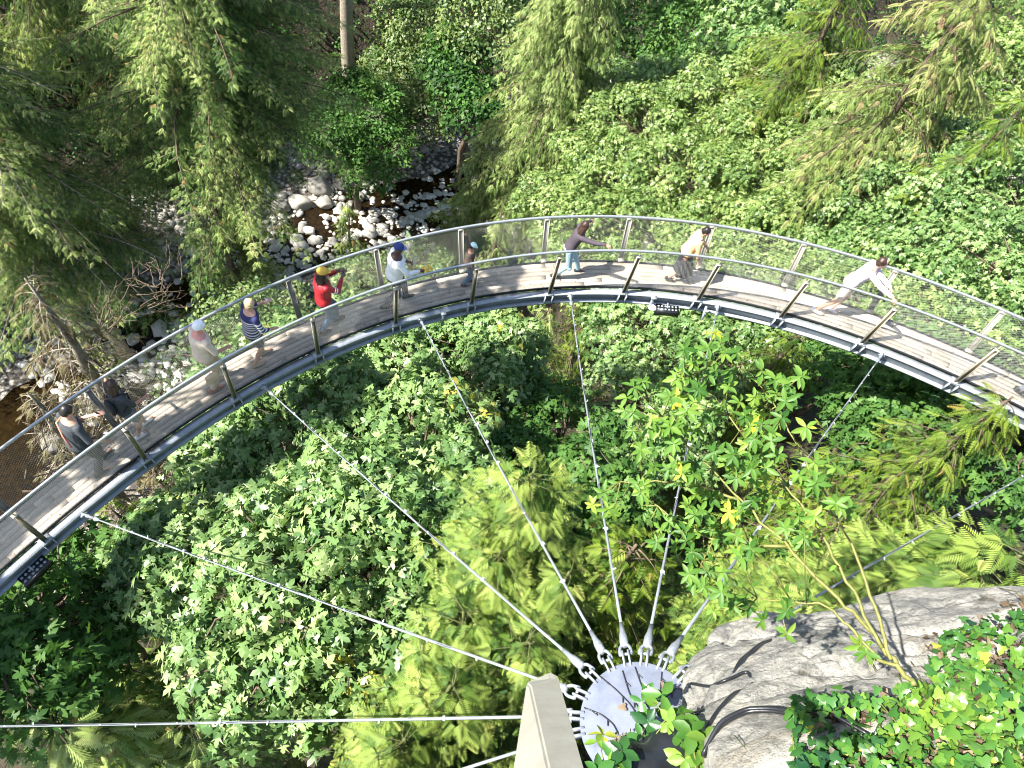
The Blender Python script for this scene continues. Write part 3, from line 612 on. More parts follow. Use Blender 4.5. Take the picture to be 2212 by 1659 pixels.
# leaf litter and ivy on the rock
def in_poly(rng, poly, n):
    poly = np.array(poly, float); out = []
    while len(out) < n:
        p = rng.uniform(poly.min(0), poly.max(0), size=(400, 2)); out += list(p[polysd(p, poly) > 0])
    return np.array(out[:n])
IVP = [(1730, 1680), (1720, 1590), (1745, 1545), (1800, 1560), (1860, 1565), (1920, 1560), (2020, 1520), (2010, 1440), (2040, 1375), (2090, 1330), (2150, 1360), (2330, 1280), (2330, 1760), (1640, 1760)]
rng = np.random.RandomState(21); M['litter'] = mat_leaf('dead_leaf', [(0, (.04, .028, .018)), (.5, (.12, .08, .05)), (1, (.26, .20, .13))], trans=.1)
LP = in_poly(rng, [(1700, 1760), (1830, 1560), (2000, 1500), (2000, 1370), (2330, 1250), (2330, 1760)], 2600)
pos = np.array([rock_at(x, y, rng.uniform(0, .035)) for x, y in LP]); n_ = len(pos)
leaves_obj('leaf_litter', TL, pos, rng.normal(size=(n_, 3)), nrm(RN+rng.normal(size=(n_, 3))*.4), rng.uniform(.03, .08, n_), M['litter'], None, rng.rand(n_), label='brown dead leaves lying among the ivy on the rock', cat='leaf litter', kind='stuff')
leaves_obj('deck_leaf_litter', TL, LIT, np.random.RandomState(1).normal(size=(260, 3))*[1, 1, .1], np.tile([0, 0, 1.], (260, 1)), np.random.RandomState(2).uniform(.02, .06, 260), M['litter'], None, np.random.RandomState(3).rand(260), label='small brown dead leaves caught along the boards of the walkway', cat='leaf litter', kind='stuff')
LP = in_poly(rng, IVP, 2300)
dens = vnoise(np.concatenate([LP/70, LP[:, :1]*0], 1), 51); LP = LP[(dens > -.28) | (rng.rand(len(LP)) < .15)]
pos = np.array([rock_at(x, y, rng.uniform(.02, .13)) for x, y in LP]); n_ = len(pos); dn = -UP
tone = np.clip(.48+.42*vnoise(pos*2.2, 52)+rng.normal(size=n_)*.12, 0, .9); tone = np.minimum(tone, .82); tone[rng.rand(n_) < .012] = 1
leaves_obj('ivy', TI, pos, dn*.6+rng.normal(size=(n_, 3))*.6, nrm(RN*.8+nrm(-pos)*.6+rng.normal(size=(n_, 3))*.35), rng.uniform(.030, .072, n_), M['ivy'], None, tone, label='glossy green ivy spreading over the rock in the lower right corner', cat='ivy', kind='stuff')
mb = MB()
for i in range(60):
    a = in_poly(rng, IVP, 1)[0]; an = rng.uniform(0, 6.28); L = rng.uniform(50, 170)
    mb.tube([rock_at(a[0]+math.cos(an+.5*math.sin(k))*L*k/5, a[1]+math.sin(an+.4*k/5)*L*k/5, .03+.05*math.sin(k*1.3)) for k in range(6)], .0035, 4)
mb.build('ivy_vines', M['stem'], None, label='thin bare vine stems twisting through the ivy', cat='vines', kind='stuff')
# ------------------------------------------------------------------ plants near the hub and the overhanging shrub
def sprig_plant(name, stems, whorls, leaf, label, seed, per=6, r=.01, mat='shrub', cat='plant', extra=0, w=TO, group=None):
    """stems: lists of (px,py,d) ; whorls: (px,py,d)"""
    rng = np.random.RandomState(seed); S_ = [np.array([at(*q) for q in s]) for s in stems]; base = S_[0][0]; root = empty(name, base, label=label, cat=cat, group=group); mb = MB(); nodes = []
    for k, s in enumerate(S_):
        tt = np.linspace(0, 1, 4*len(s)); P = np.stack([np.interp(tt, np.linspace(0, 1, len(s)), s[:, j]) for j in range(3)], 1); P[1:-1] = (P[:-2]+2*P[1:-1]+P[2:])/4; P[1:-1] += rng.normal(size=(len(P)-2, 3))*.006
        rr_ = r*(1 if k == 0 else .75)*np.linspace(1, .35, len(P)); mb.tube(P-base, rr_, 7); nodes += list(P[2:])
    nodes = np.array(nodes); pos = []; hd = []; nm = []; sz = []; tn = []
    for (px, py, d) in whorls:
        c = at(px, py, d); j = np.argmin(((nodes-c)**2).sum(1)+.25*rng.rand(len(nodes))*.2); a = nodes[j]; mid = (a+c)/2+rng.normal(size=3)*.02-np.array([0, 0, .02])
        mb.tube(np.array([a, mid, c])-base, [r*.3, r*.22, r*.15], 5); ax = nrm(nrm(c-a)*.5+np.array([0, 0, .6])+nrm(-c)*.35+rng.normal(size=3)*.2)
        A = nrm(np.cross(ax, rng.normal(size=3))); B = np.cross(ax, A); n_ = max(3, per+rng.randint(-1, 2)); t0 = np.clip(rng.normal(.45, .22), 0, 1); ph = rng.uniform(0, 6.28)
        for i in range(n_):
            an = ph+i*6.283/n_+rng.normal()*.2; hh_ = math.cos(an)*A+math.sin(an)*B; pos.append(c-ax*rng.uniform(0, .02)-base); hd.append(hh_+ax*rng.uniform(-.15, .5)+np.array([0, 0, -.2])); nm.append(ax+rng.normal(size=3)*.2); sz.append(leaf*rng.uniform(.6, 1.15)); tn.append(np.clip(t0+rng.normal()*.1, 0, 1))
        for i in range(extra):
            u_ = rng.rand(); q = a*(1-u_)+c*u_; pos.append(q-base); hd.append(nrm(c-a)+rng.normal(size=3)*.8); nm.append(ax+rng.normal(size=3)*.4); sz.append(leaf*rng.uniform(.6, 1.)); tn.append(np.clip(t0+rng.normal()*.1, 0, 1))
    mb.build('stems', M['stem'], root, True)
    leaves_obj('foliage', w, np.array(pos), np.array(hd), np.array(nm), np.array(sz), M[mat], root, np.array(tn)); return root
rng = np.random.RandomState(5)
SH = [(x, y, rng.uniform(3.7, 4.7)) for x, y in in_poly(rng, [(1330, 900), (1400, 770), (1500, 740), (1560, 700), (1650, 800), (1740, 800), (1760, 900), (1700, 980), (1840, 1010), (1860, 1090), (1790, 1130), (1760, 1200), (1640, 1190), (1560, 1260), (1600, 1330), (1520, 1320), (1440, 1190), (1300, 1120), (1290, 1060), (1400, 1010)], 185)]
SH += [(1580, 1300, 4.1), (1620, 1310, 4.1), (1650, 1340, 4.1), (1700, 1320, 4.0), (1560, 1280, 4.2), (1700, 1370, 4.), (1860, 1395, 4.), (1870, 1410, 4.), (1750, 1290, 4.1), (1540, 1320, 4.2), (1720, 1160, 4.3), (1800, 1100, 4.3), (1280, 1090, 4.5), (1325, 1110, 4.4)]
SH += [(x+rng.normal()*22, y+rng.normal()*22, rng.uniform(3.8, 4.5)) for x, y in [(1440, 880), (1480, 830), (1620, 860), (1660, 840), (1700, 830), (1560, 930), (1600, 1000), (1450, 960), (1660, 1100), (1490, 1110)]*2]
sprig_plant('leafy_shrub', [[(1975, 1480, 4.0), (1940, 1440, 4.05), (1880, 1360, 4.1), (1810, 1290, 4.2), (1700, 1180, 4.3), (1600, 1080, 4.4), (1500, 980, 4.4), (1430, 900, 4.4)],
    [(1925, 1425, 4.05), (1895, 1330, 4.1), (1850, 1200, 4.2), (1790, 1080, 4.3), (1740, 1000, 4.3), (1690, 900, 4.4), (1640, 830, 4.4)],
    [(1905, 1400, 4.05), (1850, 1290, 4.1), (1790, 1180, 4.2), (1720, 1080, 4.3), (1640, 980, 4.3), (1540, 860, 4.4), (1480, 800, 4.4)],
    [(1950, 1450, 4.05), (1890, 1420, 4.0), (1840, 1360, 4.0), (1790, 1310, 4.05), (1700, 1295, 4.1), (1590, 1290, 4.2)],
    [(1700, 1180, 4.3), (1600, 1180, 4.3), (1500, 1150, 4.35), (1400, 1080, 4.4)], [(1600, 1080, 4.4), (1480, 1040, 4.4), (1340, 1040, 4.4)]],
    SH, .072, 'leafy green shrub rooted on the rock and leaning out over the cables', 3, 6, .013, extra=2, cat='shrub', w=T_oval(.19, .25))
sprig_plant('climbing_sprig', [[(1470, 1560, 5.0), (1430, 1540, 5.05), (1410, 1505, 5.1)], [(1445, 1550, 5.), (1400, 1600, 5.), (1395, 1640, 5.)]], [(1405, 1500, 5.1), (1385, 1515, 5.1), (1420, 1530, 5.1), (1400, 1560, 5.05), (1385, 1590, 5.), (1430, 1500, 5.)], .13, 'dark green climbing sprig lying across the middle of the steel hub plate', 4, 4, .006, mat='ivy', w=T_oval(.28))
sprig_plant('climbing_sprig', [[(1500, 1700, 4.4), (1500, 1620, 4.5), (1480, 1560, 4.6), (1450, 1530, 4.7)], [(1500, 1640, 4.5), (1540, 1600, 4.5)]], [(1450, 1560, 4.6), (1475, 1540, 4.6), (1495, 1580, 4.5), (1530, 1600, 4.5), (1500, 1620, 4.5), (1530, 1650, 4.5), (1480, 1640, 4.5), (1560, 1640, 4.5), (1510, 1660, 4.5), (1550, 1670, 4.4), (1470, 1600, 4.6), (1580, 1665, 4.4)], .12, 'bright green leafy sprig beside the black rubber cover at the bottom edge', 6, 5, .007, w=T_oval(.3))
sprig_plant('climbing_sprig', [[(1300, 1720, 4.6), (1305, 1660, 4.7), (1300, 1600, 4.8)], [(1305, 1660, 4.7), (1340, 1640, 4.7)]], [(1290, 1600, 4.8), (1305, 1585, 4.8), (1335, 1640, 4.7), (1320, 1655, 4.7), (1345, 1620, 4.7), (1290, 1665, 4.6)], .12, 'dark sprig between the foreground post and the hub at the bottom edge', 8, 4, .006, mat='ivy', w=T_oval(.28))
# black rubber cover, square tab, cables on the rock
mb = MB(); c = at(1400, 1690, 5.0); ax = nrm(at(1470, 1590, 5.1)-at(1330, 1720, 4.9)); sd_ = nrm(np.cross(ax, c)); vv = np.cross(ax, sd_)
mb.loft([(ax*x, sd_, vv, r_, r_*.8) for x, r_ in [(-.45, .17), (-.40, .21), (-.2, .22), (-.05, .25), (.05, .25), (.1, .21), (.2, .20), (.3, .17), (.34, .16), (.38, .11), (.39, .02)]], 24)
o = mb.build('rubber_cover', M['black'], None, True, label='glossy black rubber cover below the steel hub plate', cat='cover'); o.location = c
mb = MB(); c = at(1497, 1582, 5.35); mb.box((0, 0, 0), ca, cb, HN, .09, .06, .006); mb.box(ca*-.06+cb*.14, ca, cb, HN, .035, .16, .008); o = mb.build('tab_plate', M['disc'], hub); o.location = c-HC
for l, pts, r_ in [('upper black hose curling over the pale rock beside the hub', [(1490, 1466), (1530, 1470), (1560, 1478), (1590, 1470), (1620, 1462), (1626, 1474), (1590, 1510), (1540, 1545), (1500, 1575)], .010), ('lower black hose bundle running from the hub into the ivy', [(1510, 1600), (1560, 1580), (1620, 1562), (1680, 1560), (1740, 1570), (1800, 1590), (1880, 1600)], .014), ('black hose lying along the rightmost cable', [(1495, 1530), (1550, 1490), (1600, 1450), (1650, 1415), (1700, 1375)], .012)]:
    P = np.array([rock_at(x, y, .025) for x, y in pts]); tt = np.linspace(0, 1, 40); P = np.stack([np.interp(tt, np.linspace(0, 1, len(P)), P[:, j]) for j in range(3)], 1)
    for _ in range(3): P[1:-1] = (P[:-2]+2*P[1:-1]+P[2:])/4
    mb = MB(); mb.tube(P-P[0], r_, 8)
    if 'bundle' in l: mb.tube(P-P[0]+RN*.02+e2*.02, r_*.8, 8)
    o = mb.build('hose', M['black'], None, True, label=l, cat='hose', group='black hoses on the rock'); o.location = P[0]
# fairy light wires draped over the plate
def on_plate(px, py, l=.012):
    q = ray(px, py); return q*((HC@HN)/(q@HN))+HN*l
for k, pts in enumerate([[(1296, 1462), (1330, 1490), (1360, 1520), (1380, 1550), (1410, 1590), (1450, 1610)], [(1345, 1450), (1360, 1500), (1380, 1530), (1390, 1560), (1420, 1590), (1450, 1612)], [(1372, 1442), (1385, 1480), (1400, 1510), (1404, 1550), (1430, 1590)], [(1430, 1452), (1426, 1500), (1405, 1512), (1400, 1540)], [(1262, 1530), (1300, 1545), (1325, 1565), (1340, 1595), (1390, 1600), (1440, 1610)], [(1470, 1480), (1440, 1505), (1410, 1520)]]):
    P = np.array([on_plate(x, y) for x, y in pts]); tt = np.linspace(0, 1, 30); P = np.stack([np.interp(tt, np.linspace(0, 1, len(P)), P[:, j]) for j in range(3)], 1)
    P[1:-1] = (P[:-2]+2*P[1:-1]+P[2:])/4; mb = MB(); mb.tube(P-P[0], .0045, 5)
    for i in range(3, 28, 6): mb.cap(P[i]-P[0], P[i]-P[0]+nrm(ca*math.sin(i*2.)+cb*math.cos(i*3.))*.04, .006, .004, 6)
    lb_ = ['outermost black string light wire crossing the left of the hub plate', 'black string light wire down the middle left of the hub plate', 'black string light wire beside the sprig on the hub plate', 'short black string light wire right of the sprig on the hub plate', 'black string light wire curling along the lower left rim of the hub plate', 'black string light wire over the rusty leaf at the right rim of the hub'][k]
    o = mb.build('string_light_wire', M['black'], None, label=lb_, cat='string light', group='black string light wires draped over the hub'); o.location = P[0]
rng = np.random.RandomState(9)
for k, (x, y, s, l) in enumerate([(1437, 1490, .12, 'large curled rust brown dead leaf on the right of the hub plate'), (1495, 1512, .11, 'curled tan dead leaf caught between hub and rock'), (1352, 1530, .06, 'small purplish dead leaf on the middle of the hub plate')]):
    p = on_plate(x, y, .03); V = T_ivy()[0]*s; V[:, 2] += 6*(V[:, 1]**2); X_, Y_, Z_ = frame(np.array([rng.normal(size=3)]), HN[None]); V = V[:, :1]*X_+V[:, 1:2]*Y_+V[:, 2:]*Z_
    meshobj('dead_leaf', V, T_ivy()[1], M['litter'], tone=np.full(len(V), .7), label=l, cat='dead leaf', group='dead leaves on the hub').location = p
P = np.array([on_plate(x, y, .02) for x, y in in_poly(rng, [(1330, 1595), (1400, 1590), (1400, 1625), (1330, 1625)], 160)]); n_ = len(P)
leaves_obj('needle_litter', T_oval(.06), P, rng.normal(size=(n_, 3)), HN+rng.normal(size=(n_, 3))*.3, rng.uniform(.04, .09, n_), M['litter'], None, rng.rand(n_), label='brown needles heaped on the lower edge of the hub plate', cat='leaf litter', kind='stuff')
# foreground post of the viewing platform, seen from above
tl, tm, tr_, ridge_t = at(1136, 1474, 1.66), at(1190, 1450, 1.68), at(1208, 1462, 1.66), at(1145, 1482, 1.62)
bl, bt, br, bm_ = at(1086, 1790, 1.16), at(1213, 1792, 1.08), at(1304, 1790, 1.12), at(1180, 1820, 1.24)
def onplane(px, py, a, b, c): n_ = np.cross(b-a, c-a); q = ray(px, py); return q*((a@n_)/(q@n_))
bt = onplane(1213, 1792, ridge_t, tr_, br); bl = onplane(1086, 1790, tl, ridge_t, bt)
V = [tl, ridge_t, tr_, tm, bl, bt, br, bm_]
bm = bmesh.new(); vs = [bm.verts.new(q-ridge_t) for q in V]
for f in [(0, 1, 2, 3), (0, 4, 5, 1), (1, 5, 6, 2), (2, 6, 7, 3), (3, 7, 4, 0), (4, 7, 6, 5)]: bm.faces.new([vs[i] for i in f])
bmesh.ops.recalc_face_normals(bm, faces=bm.faces[:]); bmesh.ops.bevel(bm, geom=bm.edges[:], offset=.004, segments=2, affect='EDGES'); me = bpy.data.meshes.new('platform_post'); bm.to_mesh(me); bm.free()
me.materials.append(M['grey_post']); o = bpy.data.objects.new('platform_post', me); col.objects.link(o); o.location = ridge_t; tag(o, 'greige painted steel post close to the camera at the bottom edge', 'post')
# ------------------------------------------------------------------ people
def flat(name, c, rough=.8, c2=None, sc_=12): return mat_noise(name, c, c2 or tuple(min(1, q*1.25) for q in c), sc_, rough, bmp=.25, bdist=.006)
SKIN = {'fair': flat('fair_skin', (.52, .29, .20), .5), 'tan': flat('tan_skin', (.42, .22, .14), .5), 'dark': flat('dark_skin', (.07, .035, .022), .45), 'pink': flat('pink_skin', (.60, .27, .21), .5)}
PENDING = []
def remesh(mb, name, mat, parent, voxel, it=4):
    o = mb.build(name, mat, parent, True); md = o.modifiers.new('r', 'REMESH'); md.mode = 'VOXEL'; md.voxel_size = voxel; md.use_smooth_shade = True
    s = o.modifiers.new('s', 'SMOOTH'); s.factor = .5; s.iterations = it; PENDING.append(o); return o
def flush():
    dg = bpy.context.evaluated_depsgraph_get()
    for o in PENDING:
        me = bpy.data.meshes.new_from_object(o.evaluated_get(dg)); mats = list(o.data.materials); o.modifiers.clear(); o.data = me
        me.materials.clear()
        for m_ in mats: me.materials.append(m_)
        me.polygons.foreach_set('use_smooth', np.ones(len(me.polygons), dtype=bool))
    PENDING.clear()
def ik(a, c, l1, l2, hint):
    a = np.asarray(a, float); c = np.asarray(c, float); v = c-a; d = np.linalg.norm(v)
    if d > (l1+l2)*.995: c = a+v/d*(l1+l2)*.995; v = c-a; d = np.linalg.norm(v)
    x = (l1*l1-l2*l2+d*d)/(2*d); h = math.sqrt(max(l1*l1-x*x, 0)); u = v/d; hp = np.asarray(hint, float); hp = nrm(hp-u*(hp@u)); return a+u*x+hp*h, c
def person(t_, off, label, h=1.7, face=0., lean=.05, side=0., head=(0, 0), feet=((.12, .10, 0), (-.12, -.10, 0)), LH=(.1, .27, .80), RH=(.1, -.27, .80), skin='fair', top=None, sleeve='long', bottom=None, shorts=False, skirt=False, shoes=None, hair=None, hairlen=0., hat=None, girth=1., grip=(0, 0), twist=0., hood=False, crouch=0.):
    s = h/1.75; base = arc(t_, off, .003); tg = tang(t_); yaw = math.atan2(tg[1], tg[0])+face
    root = empty('person', base, yaw, label=label, cat='person')
    cy, sy_ = math.cos(yaw), math.sin(yaw)
    def loc(p): q = np.asarray(p)-base; return np.array([cy*q[0]+sy_*q[1], -sy_*q[0]+cy*q[1], q[2]])
    def hand(hh): return loc(arc(t_+hh[1], hh[2], hh[3])) if hh[0] == 'w' else np.asarray(hh, float)*s
    spread = np.linalg.norm(np.array(feet[0][:2])-np.array(feet[1][:2]))
    pel = np.array([-.18*math.sin(lean)*s, 0, (.93-.10*spread**2-crouch)*s]); dr = nrm([math.sin(lean), math.sin(side), math.cos(lean)]); Yl = np.array([-math.sin(twist), math.cos(twist), 0]); fw = np.cross(Yl, dr)
    P = lambda k: pel+dr*k*s
    sh = {+1: P(.46)+Yl*.165*s*girth**.5, -1: P(.46)-Yl*.165*s*girth**.5}; hip = {+1: pel+np.array([0, .085, -.02])*s, -1: pel+np.array([0, -.085, -.02])*s}
    ft = {+1: np.array([feet[0][0], feet[0][1], .085+feet[0][2]])*s, -1: np.array([feet[1][0], feet[1][1], .085+feet[1][2]])*s}; hd = {+1: hand(LH), -1: hand(RH)}
    kn, el = {}, {}
    for k in (1, -1):
        kn[k], ft[k] = ik(hip[k], ft[k], .44*s, .42*s, (1, .1*k, .1)); el[k], hd[k] = ik(sh[k], hd[k], .28*s, .26*s, (-.5, .55*k, -.8))
    hy, hp_ = head; hdir = nrm(dr+np.array([.25+.5*math.sin(hp_), 0, 1.])); nk = P(.53); hc = nk+hdir*.145*s; hx = nrm(np.array([math.cos(hy)*math.cos(hp_), math.sin(hy)*math.cos(hp_), -math.sin(hp_)])); hyl = nrm(np.cross(hdir, hx)); hz = np.cross(hx, hyl)
    def torso(mb, g, lo=-.06, hi=.50):
        rings = [(-.08, .125, .10), (-.02, .158, .112), (.06, .158, .108), (.16, .136, .098), (.26, .142, .105), (.36, .158, .112), (.43, .158, .104), (.485, .11, .08), (.53, .058, .058)]
        mb.loft([(P(k), Yl, fw, (a*girth+g)*s, (b_*girth**1.6+g)*s) for k, a, b_ in rings if lo <= k <= hi+.05], 18)
    # body
    mb = MB(); torso(mb, 0, -.1, .6); mb.cap(P(.48), nk+hdir*.05*s, .055*s, .05*s)
    mb.loft([(hc+hz*z*s+hx*x*s, hyl, hx, a*s, b_*s) for z, x, a, b_ in [(-.115, .035, .012, .012), (-.105, .03, .036, .04), (-.075, .018, .052, .065), (-.03, .005, .066, .082), (.02, 0, .073, .092), (.06, -.003, .068, .086), (.09, -.005, .048, .062), (.108, -.005, .015, .02)]], 16)
    mb.loft([(hc+hx*x*s+hz*z*s, hyl, hz, a*s, b_*s) for x, z, a, b_ in [(.075, -.012, .012, .024), (.095, -.02, .011, .016), (.106, -.026, .008, .009)]], 8)
    for k in (1, -1): mb.ball(hc+hyl*k*.073*s-hz*.008*s-hx*.005*s, (.012*s, .012*s, .026*s))
    for k in (1, -1):
        mb.cap(sh[k], el[k], .048*s, .037*s); mb.cap(el[k], hd[k], .036*s, .026*s)
        mb.cap(hip[k], kn[k], .080*s*girth**.5, .052*s); mb.cap(kn[k], ft[k], .052*s, .034*s); mb.cap(kn[k]*.6+ft[k]*.4+np.array([-.02, 0, 0])*s, kn[k]*.35+ft[k]*.65, .045*s, .036*s)
        f0 = ft[k]-np.array([.04, 0, .04])*s; mb.cap(f0, f0+np.array([.19, .01*k, -.005])*s, .038*s, .028*s)
        w = hd[k]; d = nrm(w-el[k]); g_ = grip[0 if k > 0 else 1]
        if g_: d = nrm(d*.4+np.array([0, 0, -.1])+np.array([.6, 0, 0])*0)
        pn = nrm(np.cross(d, Yl)); sdv = np.cross(pn, d)
        mb.loft([(w+d*x*s, sdv, pn, a*s, .015*s) for x, a in [(-.01, .024), (.02, .034), (.06, .041), (.088, .036)]], 12)
        for q in range(4):
            b_ = w+d*.085*s+sdv*(-.03+.02*q)*s; L = (.040, .046, .043, .034)[q]*s; c1_ = nrm(d-pn*(.35+.7*g_)); c2_ = nrm(d*.7-pn*(.9+1.4*g_)); mb.cap(b_, b_+c1_*L, .0095*s, .009*s, 8); mb.cap(b_+c1_*L, b_+c1_*L+c2_*L*.85, .009*s, .0075*s, 8)
        tb = w+d*.025*s-sdv*.03*s; td = nrm(d*.8-sdv*.8-pn*.4); mb.cap(tb, tb+td*.045*s, .012*s, .010*s, 8); mb.cap(tb+td*.045*s, tb+td*.045*s+nrm(td+d-pn*.6)*.03*s, .010*s, .008*s, 8)
    remesh(mb, 'body', SKIN[skin], root, .0085*s+.001, 3)
    mb = MB()
    for k in (1, -1): mb.ball(hc+hx*.083*s+hyl*k*.028*s+hz*.008*s, .009*s, 8, 5)
    mb.build('eyes', M['black'], root, True)
    # clothes
    if top:
        mb = MB(); torso(mb, .016, -.07, .47)
        for k in (1, -1):
            mb.cap(sh[k], sh[k]*.0+el[k], .062*s, .053*s)
            if sleeve == 'long': mb.cap(el[k], el[k]*.12+hd[k]*.88, .052*s, .040*s); mb.cap(el[k]*.6+hd[k]*.4, el[k]*.5+hd[k]*.5, .052*s, .05*s)
            elif sleeve == 'mid': mb.cap(el[k], el[k]*.5+hd[k]*.5, .050*s, .042*s)
        if hood: mb.cap(P(.50)-fw*.07*s+Yl*.07*s, P(.50)-fw*.07*s-Yl*.07*s, .045*s, .045*s); mb.ball(P(.47)-fw*.10*s, .065*s)
        # folds
        for q in range(5): a = .05+.08*q; mb.cap(P(a)+fw*(.105*girth**1.6)*s-Yl*.08*s, P(a+.03)+fw*(.108*girth**1.6)*s+Yl*.09*s, .011*s, .009*s, 6)
        remesh(mb, 'shirt' if not hood else 'hoodie', top, root, .011*s, 3)
    if bottom:
        mb = MB(); torso(mb, .012, -.1, .02); mb.ball(pel-np.array([0, 0, .03])*s, (.125*s*girth, .155*s*girth, .11*s))
        for k in (1, -1):
            if shorts: mb.cap(hip[k], hip[k]*.35+kn[k]*.65, .098*s, .086*s)
            elif not skirt: mb.cap(hip[k], kn[k], .094*s*girth**.5, .070*s); mb.cap(kn[k], ft[k]*.92+kn[k]*.08, .069*s, .058*s); mb.cap(kn[k]+np.array([-.02, 0, -.04])*s, kn[k]+np.array([.02, .03*k, -.06])*s, .066*s, .06*s)
        if skirt: mid = (kn[1]+kn[-1])/2; mb.loft([(pel, (0, 1, 0), (1, 0, 0), .15*s, .12*s), ((pel+mid)/2, (0, 1, 0), (1, 0, 0), .17*s, .17*s), (mid+np.array([0, 0, -.15])*s, (0, 1, 0), (1, 0, 0), .20*s, .24*s)], 18)
        remesh(mb, 'shorts' if shorts else ('skirt' if skirt else 'trousers'), bottom, root, .011*s, 3)
    for k in (1, -1):
        if shoes:
            mb = MB(); f0 = ft[k]; mb.loft([(f0+np.array([x, .008*k*(x > 0), z])*s, (0, 1, 0), (.0, 0, 1), a*s, b_*s) for x, z, a, b_ in [(-.085, -.045, .01, .015), (-.075, -.04, .036, .040), (-.03, -.03, .042, .052), (.03, -.04, .044, .044), (.09, -.05, .047, .034), (.14, -.055, .042, .028), (.165, -.06, .02, .016)]], 14)
            mb.build('shoe', shoes, root, True)
    if hair is not None:
        mb = MB(); mb.ball(hc+hz*.028*s-hx*.016*s, (.083*s, .083*s, .092*s), 14, 9); mb.ball(hc-hx*.05*s-hz*.02*s, (.05*s, .068*s, .075*s), 12, 8)
        rg = np.random.RandomState(int(h*1000))
        for q in range(26):
            dd = nrm(rg.normal(size=3)+np.array([0, 0, .6])); p = hc+hz*.03*s-hx*.015*s+dd*.078*s; mb.cap(p, p+nrm(np.cross(dd, rg.normal(size=3)))*.035*s-np.array([0, 0, .01]), .014*s, .008*s, 6)
        if hairlen > 0:
            for q in range(11):
                a = -1.7+3.4*q/10; p = hc-hx*math.cos(a)*.062*s+hyl*math.sin(a)*.072*s; e = p+np.array([-.03-.05*math.cos(a)+.02*rg.normal(), .03*math.sin(a)+.02*rg.normal(), -hairlen])*s; mb.cap(p, (p+e)/2-hx*.015*s, .028*s, .030*s, 8); mb.cap((p+e)/2-hx*.015*s, e, .030*s, .013*s, 8)
        remesh(mb, 'hair', hair, root, .009*s, 2)
    if hat:
        mb = MB(); c = hc+hz*.045*s-hx*.008*s; mb.loft([(c+hz*z*s, hyl, hx, a*s, a*1.12*s) for z, a in [(-.012, .086), (.0, .089), (.03, .088), (.055, .074), (.072, .05), (.082, .015)]], 20); ho = mb.build('cap', hat[0], root, True)
        mb = MB(); mb.loft([(c+hx*x*s+hz*z*s, hyl, hz, a*s, .005*s) for x, z, a in [(.06, .0, .078), (.10, -.004, .077), (.135, -.013, .064), (.16, -.022, .035)]], 16); mb.ball(c+hz*.083*s, .01*s, 8, 5); mb.build('brim', hat[1], ho, True)
        if hat[2]:
            mb = MB(); q = c+hx*.098*s+hz*.03*s
            for a, b_ in (((-.018, -.012), (0, .022)), ((0, .022), (.018, -.012)), ((-.01, .0), (.01, .0))): mb.cap(q+hyl*a[0]*s+hz*a[1]*s, q+hyl*b_[0]*s+hz*b_[1]*s, .004*s, .004*s, 6)
            mb.build('cap_mark', hat[2], ho)
    return root, dict(hd=hd, el=el, sh=sh, P=P, Yl=Yl, fw=fw, s=s, ft=ft, pel=pel, hc=hc, kn=kn)
def phone(root, J, k, col_=(.02, .02, .025), label=None, d=(1, 0, .6)):
    p = J['hd'][k]; mb = MB(); z = nrm(np.array(d)); mb.box((0, 0, 0), (0, 1, 0), nrm(np.cross(z, (0, 1, 0))), z, .037, .075, .004); o = mb.build('phone', flat('phone_'+str(k)+str(round(p[0], 3)), col_, .3), None, label=label, cat='phone')
    q = root.matrix_basis @ Vector(p+nrm(p-J['el'][k])*.09+np.array([0, 0, .02])); o.location = root.location+Matrix.Rotation(root.rotation_euler.z, 3, 'Z') @ Vector(p+nrm(p-J['el'][k])*.09+np.array([0, 0, .02])); o.rotation_euler.z = root.rotation_euler.z; return o
C_ = dict(black=flat('black_cotton', (.014, .016, .02)), charcoal=flat('charcoal_tee', (.055, .065, .075), .85, (.03, .035, .04), 22), navy=flat('navy_cotton', (.016, .022, .055)), white=flat('white_sweatshirt', (.78, .78, .76)), red=flat('red_jacket', (.33, .015, .022), .5),
          beige=flat('beige_polo', (.60, .49, .38)), khaki=flat('khaki_twill', (.46, .36, .26)), denim=flat('denim', (.05, .10, .17), .85, (.10, .17, .26), 30), pale_denim=flat('pale_denim', (.30, .50, .60), .85, (.42, .62, .72), 18), brown=flat('dark_brown_jacket', (.065, .045, .035)), plum=flat('plum_grey_sweater', (.045, .035, .045)),
          orange=flat('pale_orange_jacket', (.72, .42, .20)), cream=flat('cream_cloth', (.72, .62, .46)), lilac=flat('pale_lilac_hoodie', (.56, .50, .56)), sand=flat('sand_shorts', (.56, .47, .42)), grey=flat('grey_trousers', (.12, .13, .16)),
          hair_dark=flat('dark_hair', (.012, .009, .008), .4), hair_brown=flat('brown_hair', (.035, .018, .012), .45), hair_blond=flat('blond_hair', (.48, .33, .17), .5, (.62, .46, .26), 40), yellow=flat('yellow_cap', (.68, .42, .06)), mint=flat('mint_white_cap', (.62, .80, .74)), blue=flat('blue_cap', (.03, .045, .17)), lbl=flat('light_blue_brim', (.20, .24, .42)), wht=flat('white_trainers', (.72, .72, .74)), blk_shoe=flat('black_trainers', (.012, .012, .014)), tan_shoe=flat('tan_shoes', (.50, .36, .24)), red_shoe=flat('red_brown_sandals', (.30, .09, .045)))
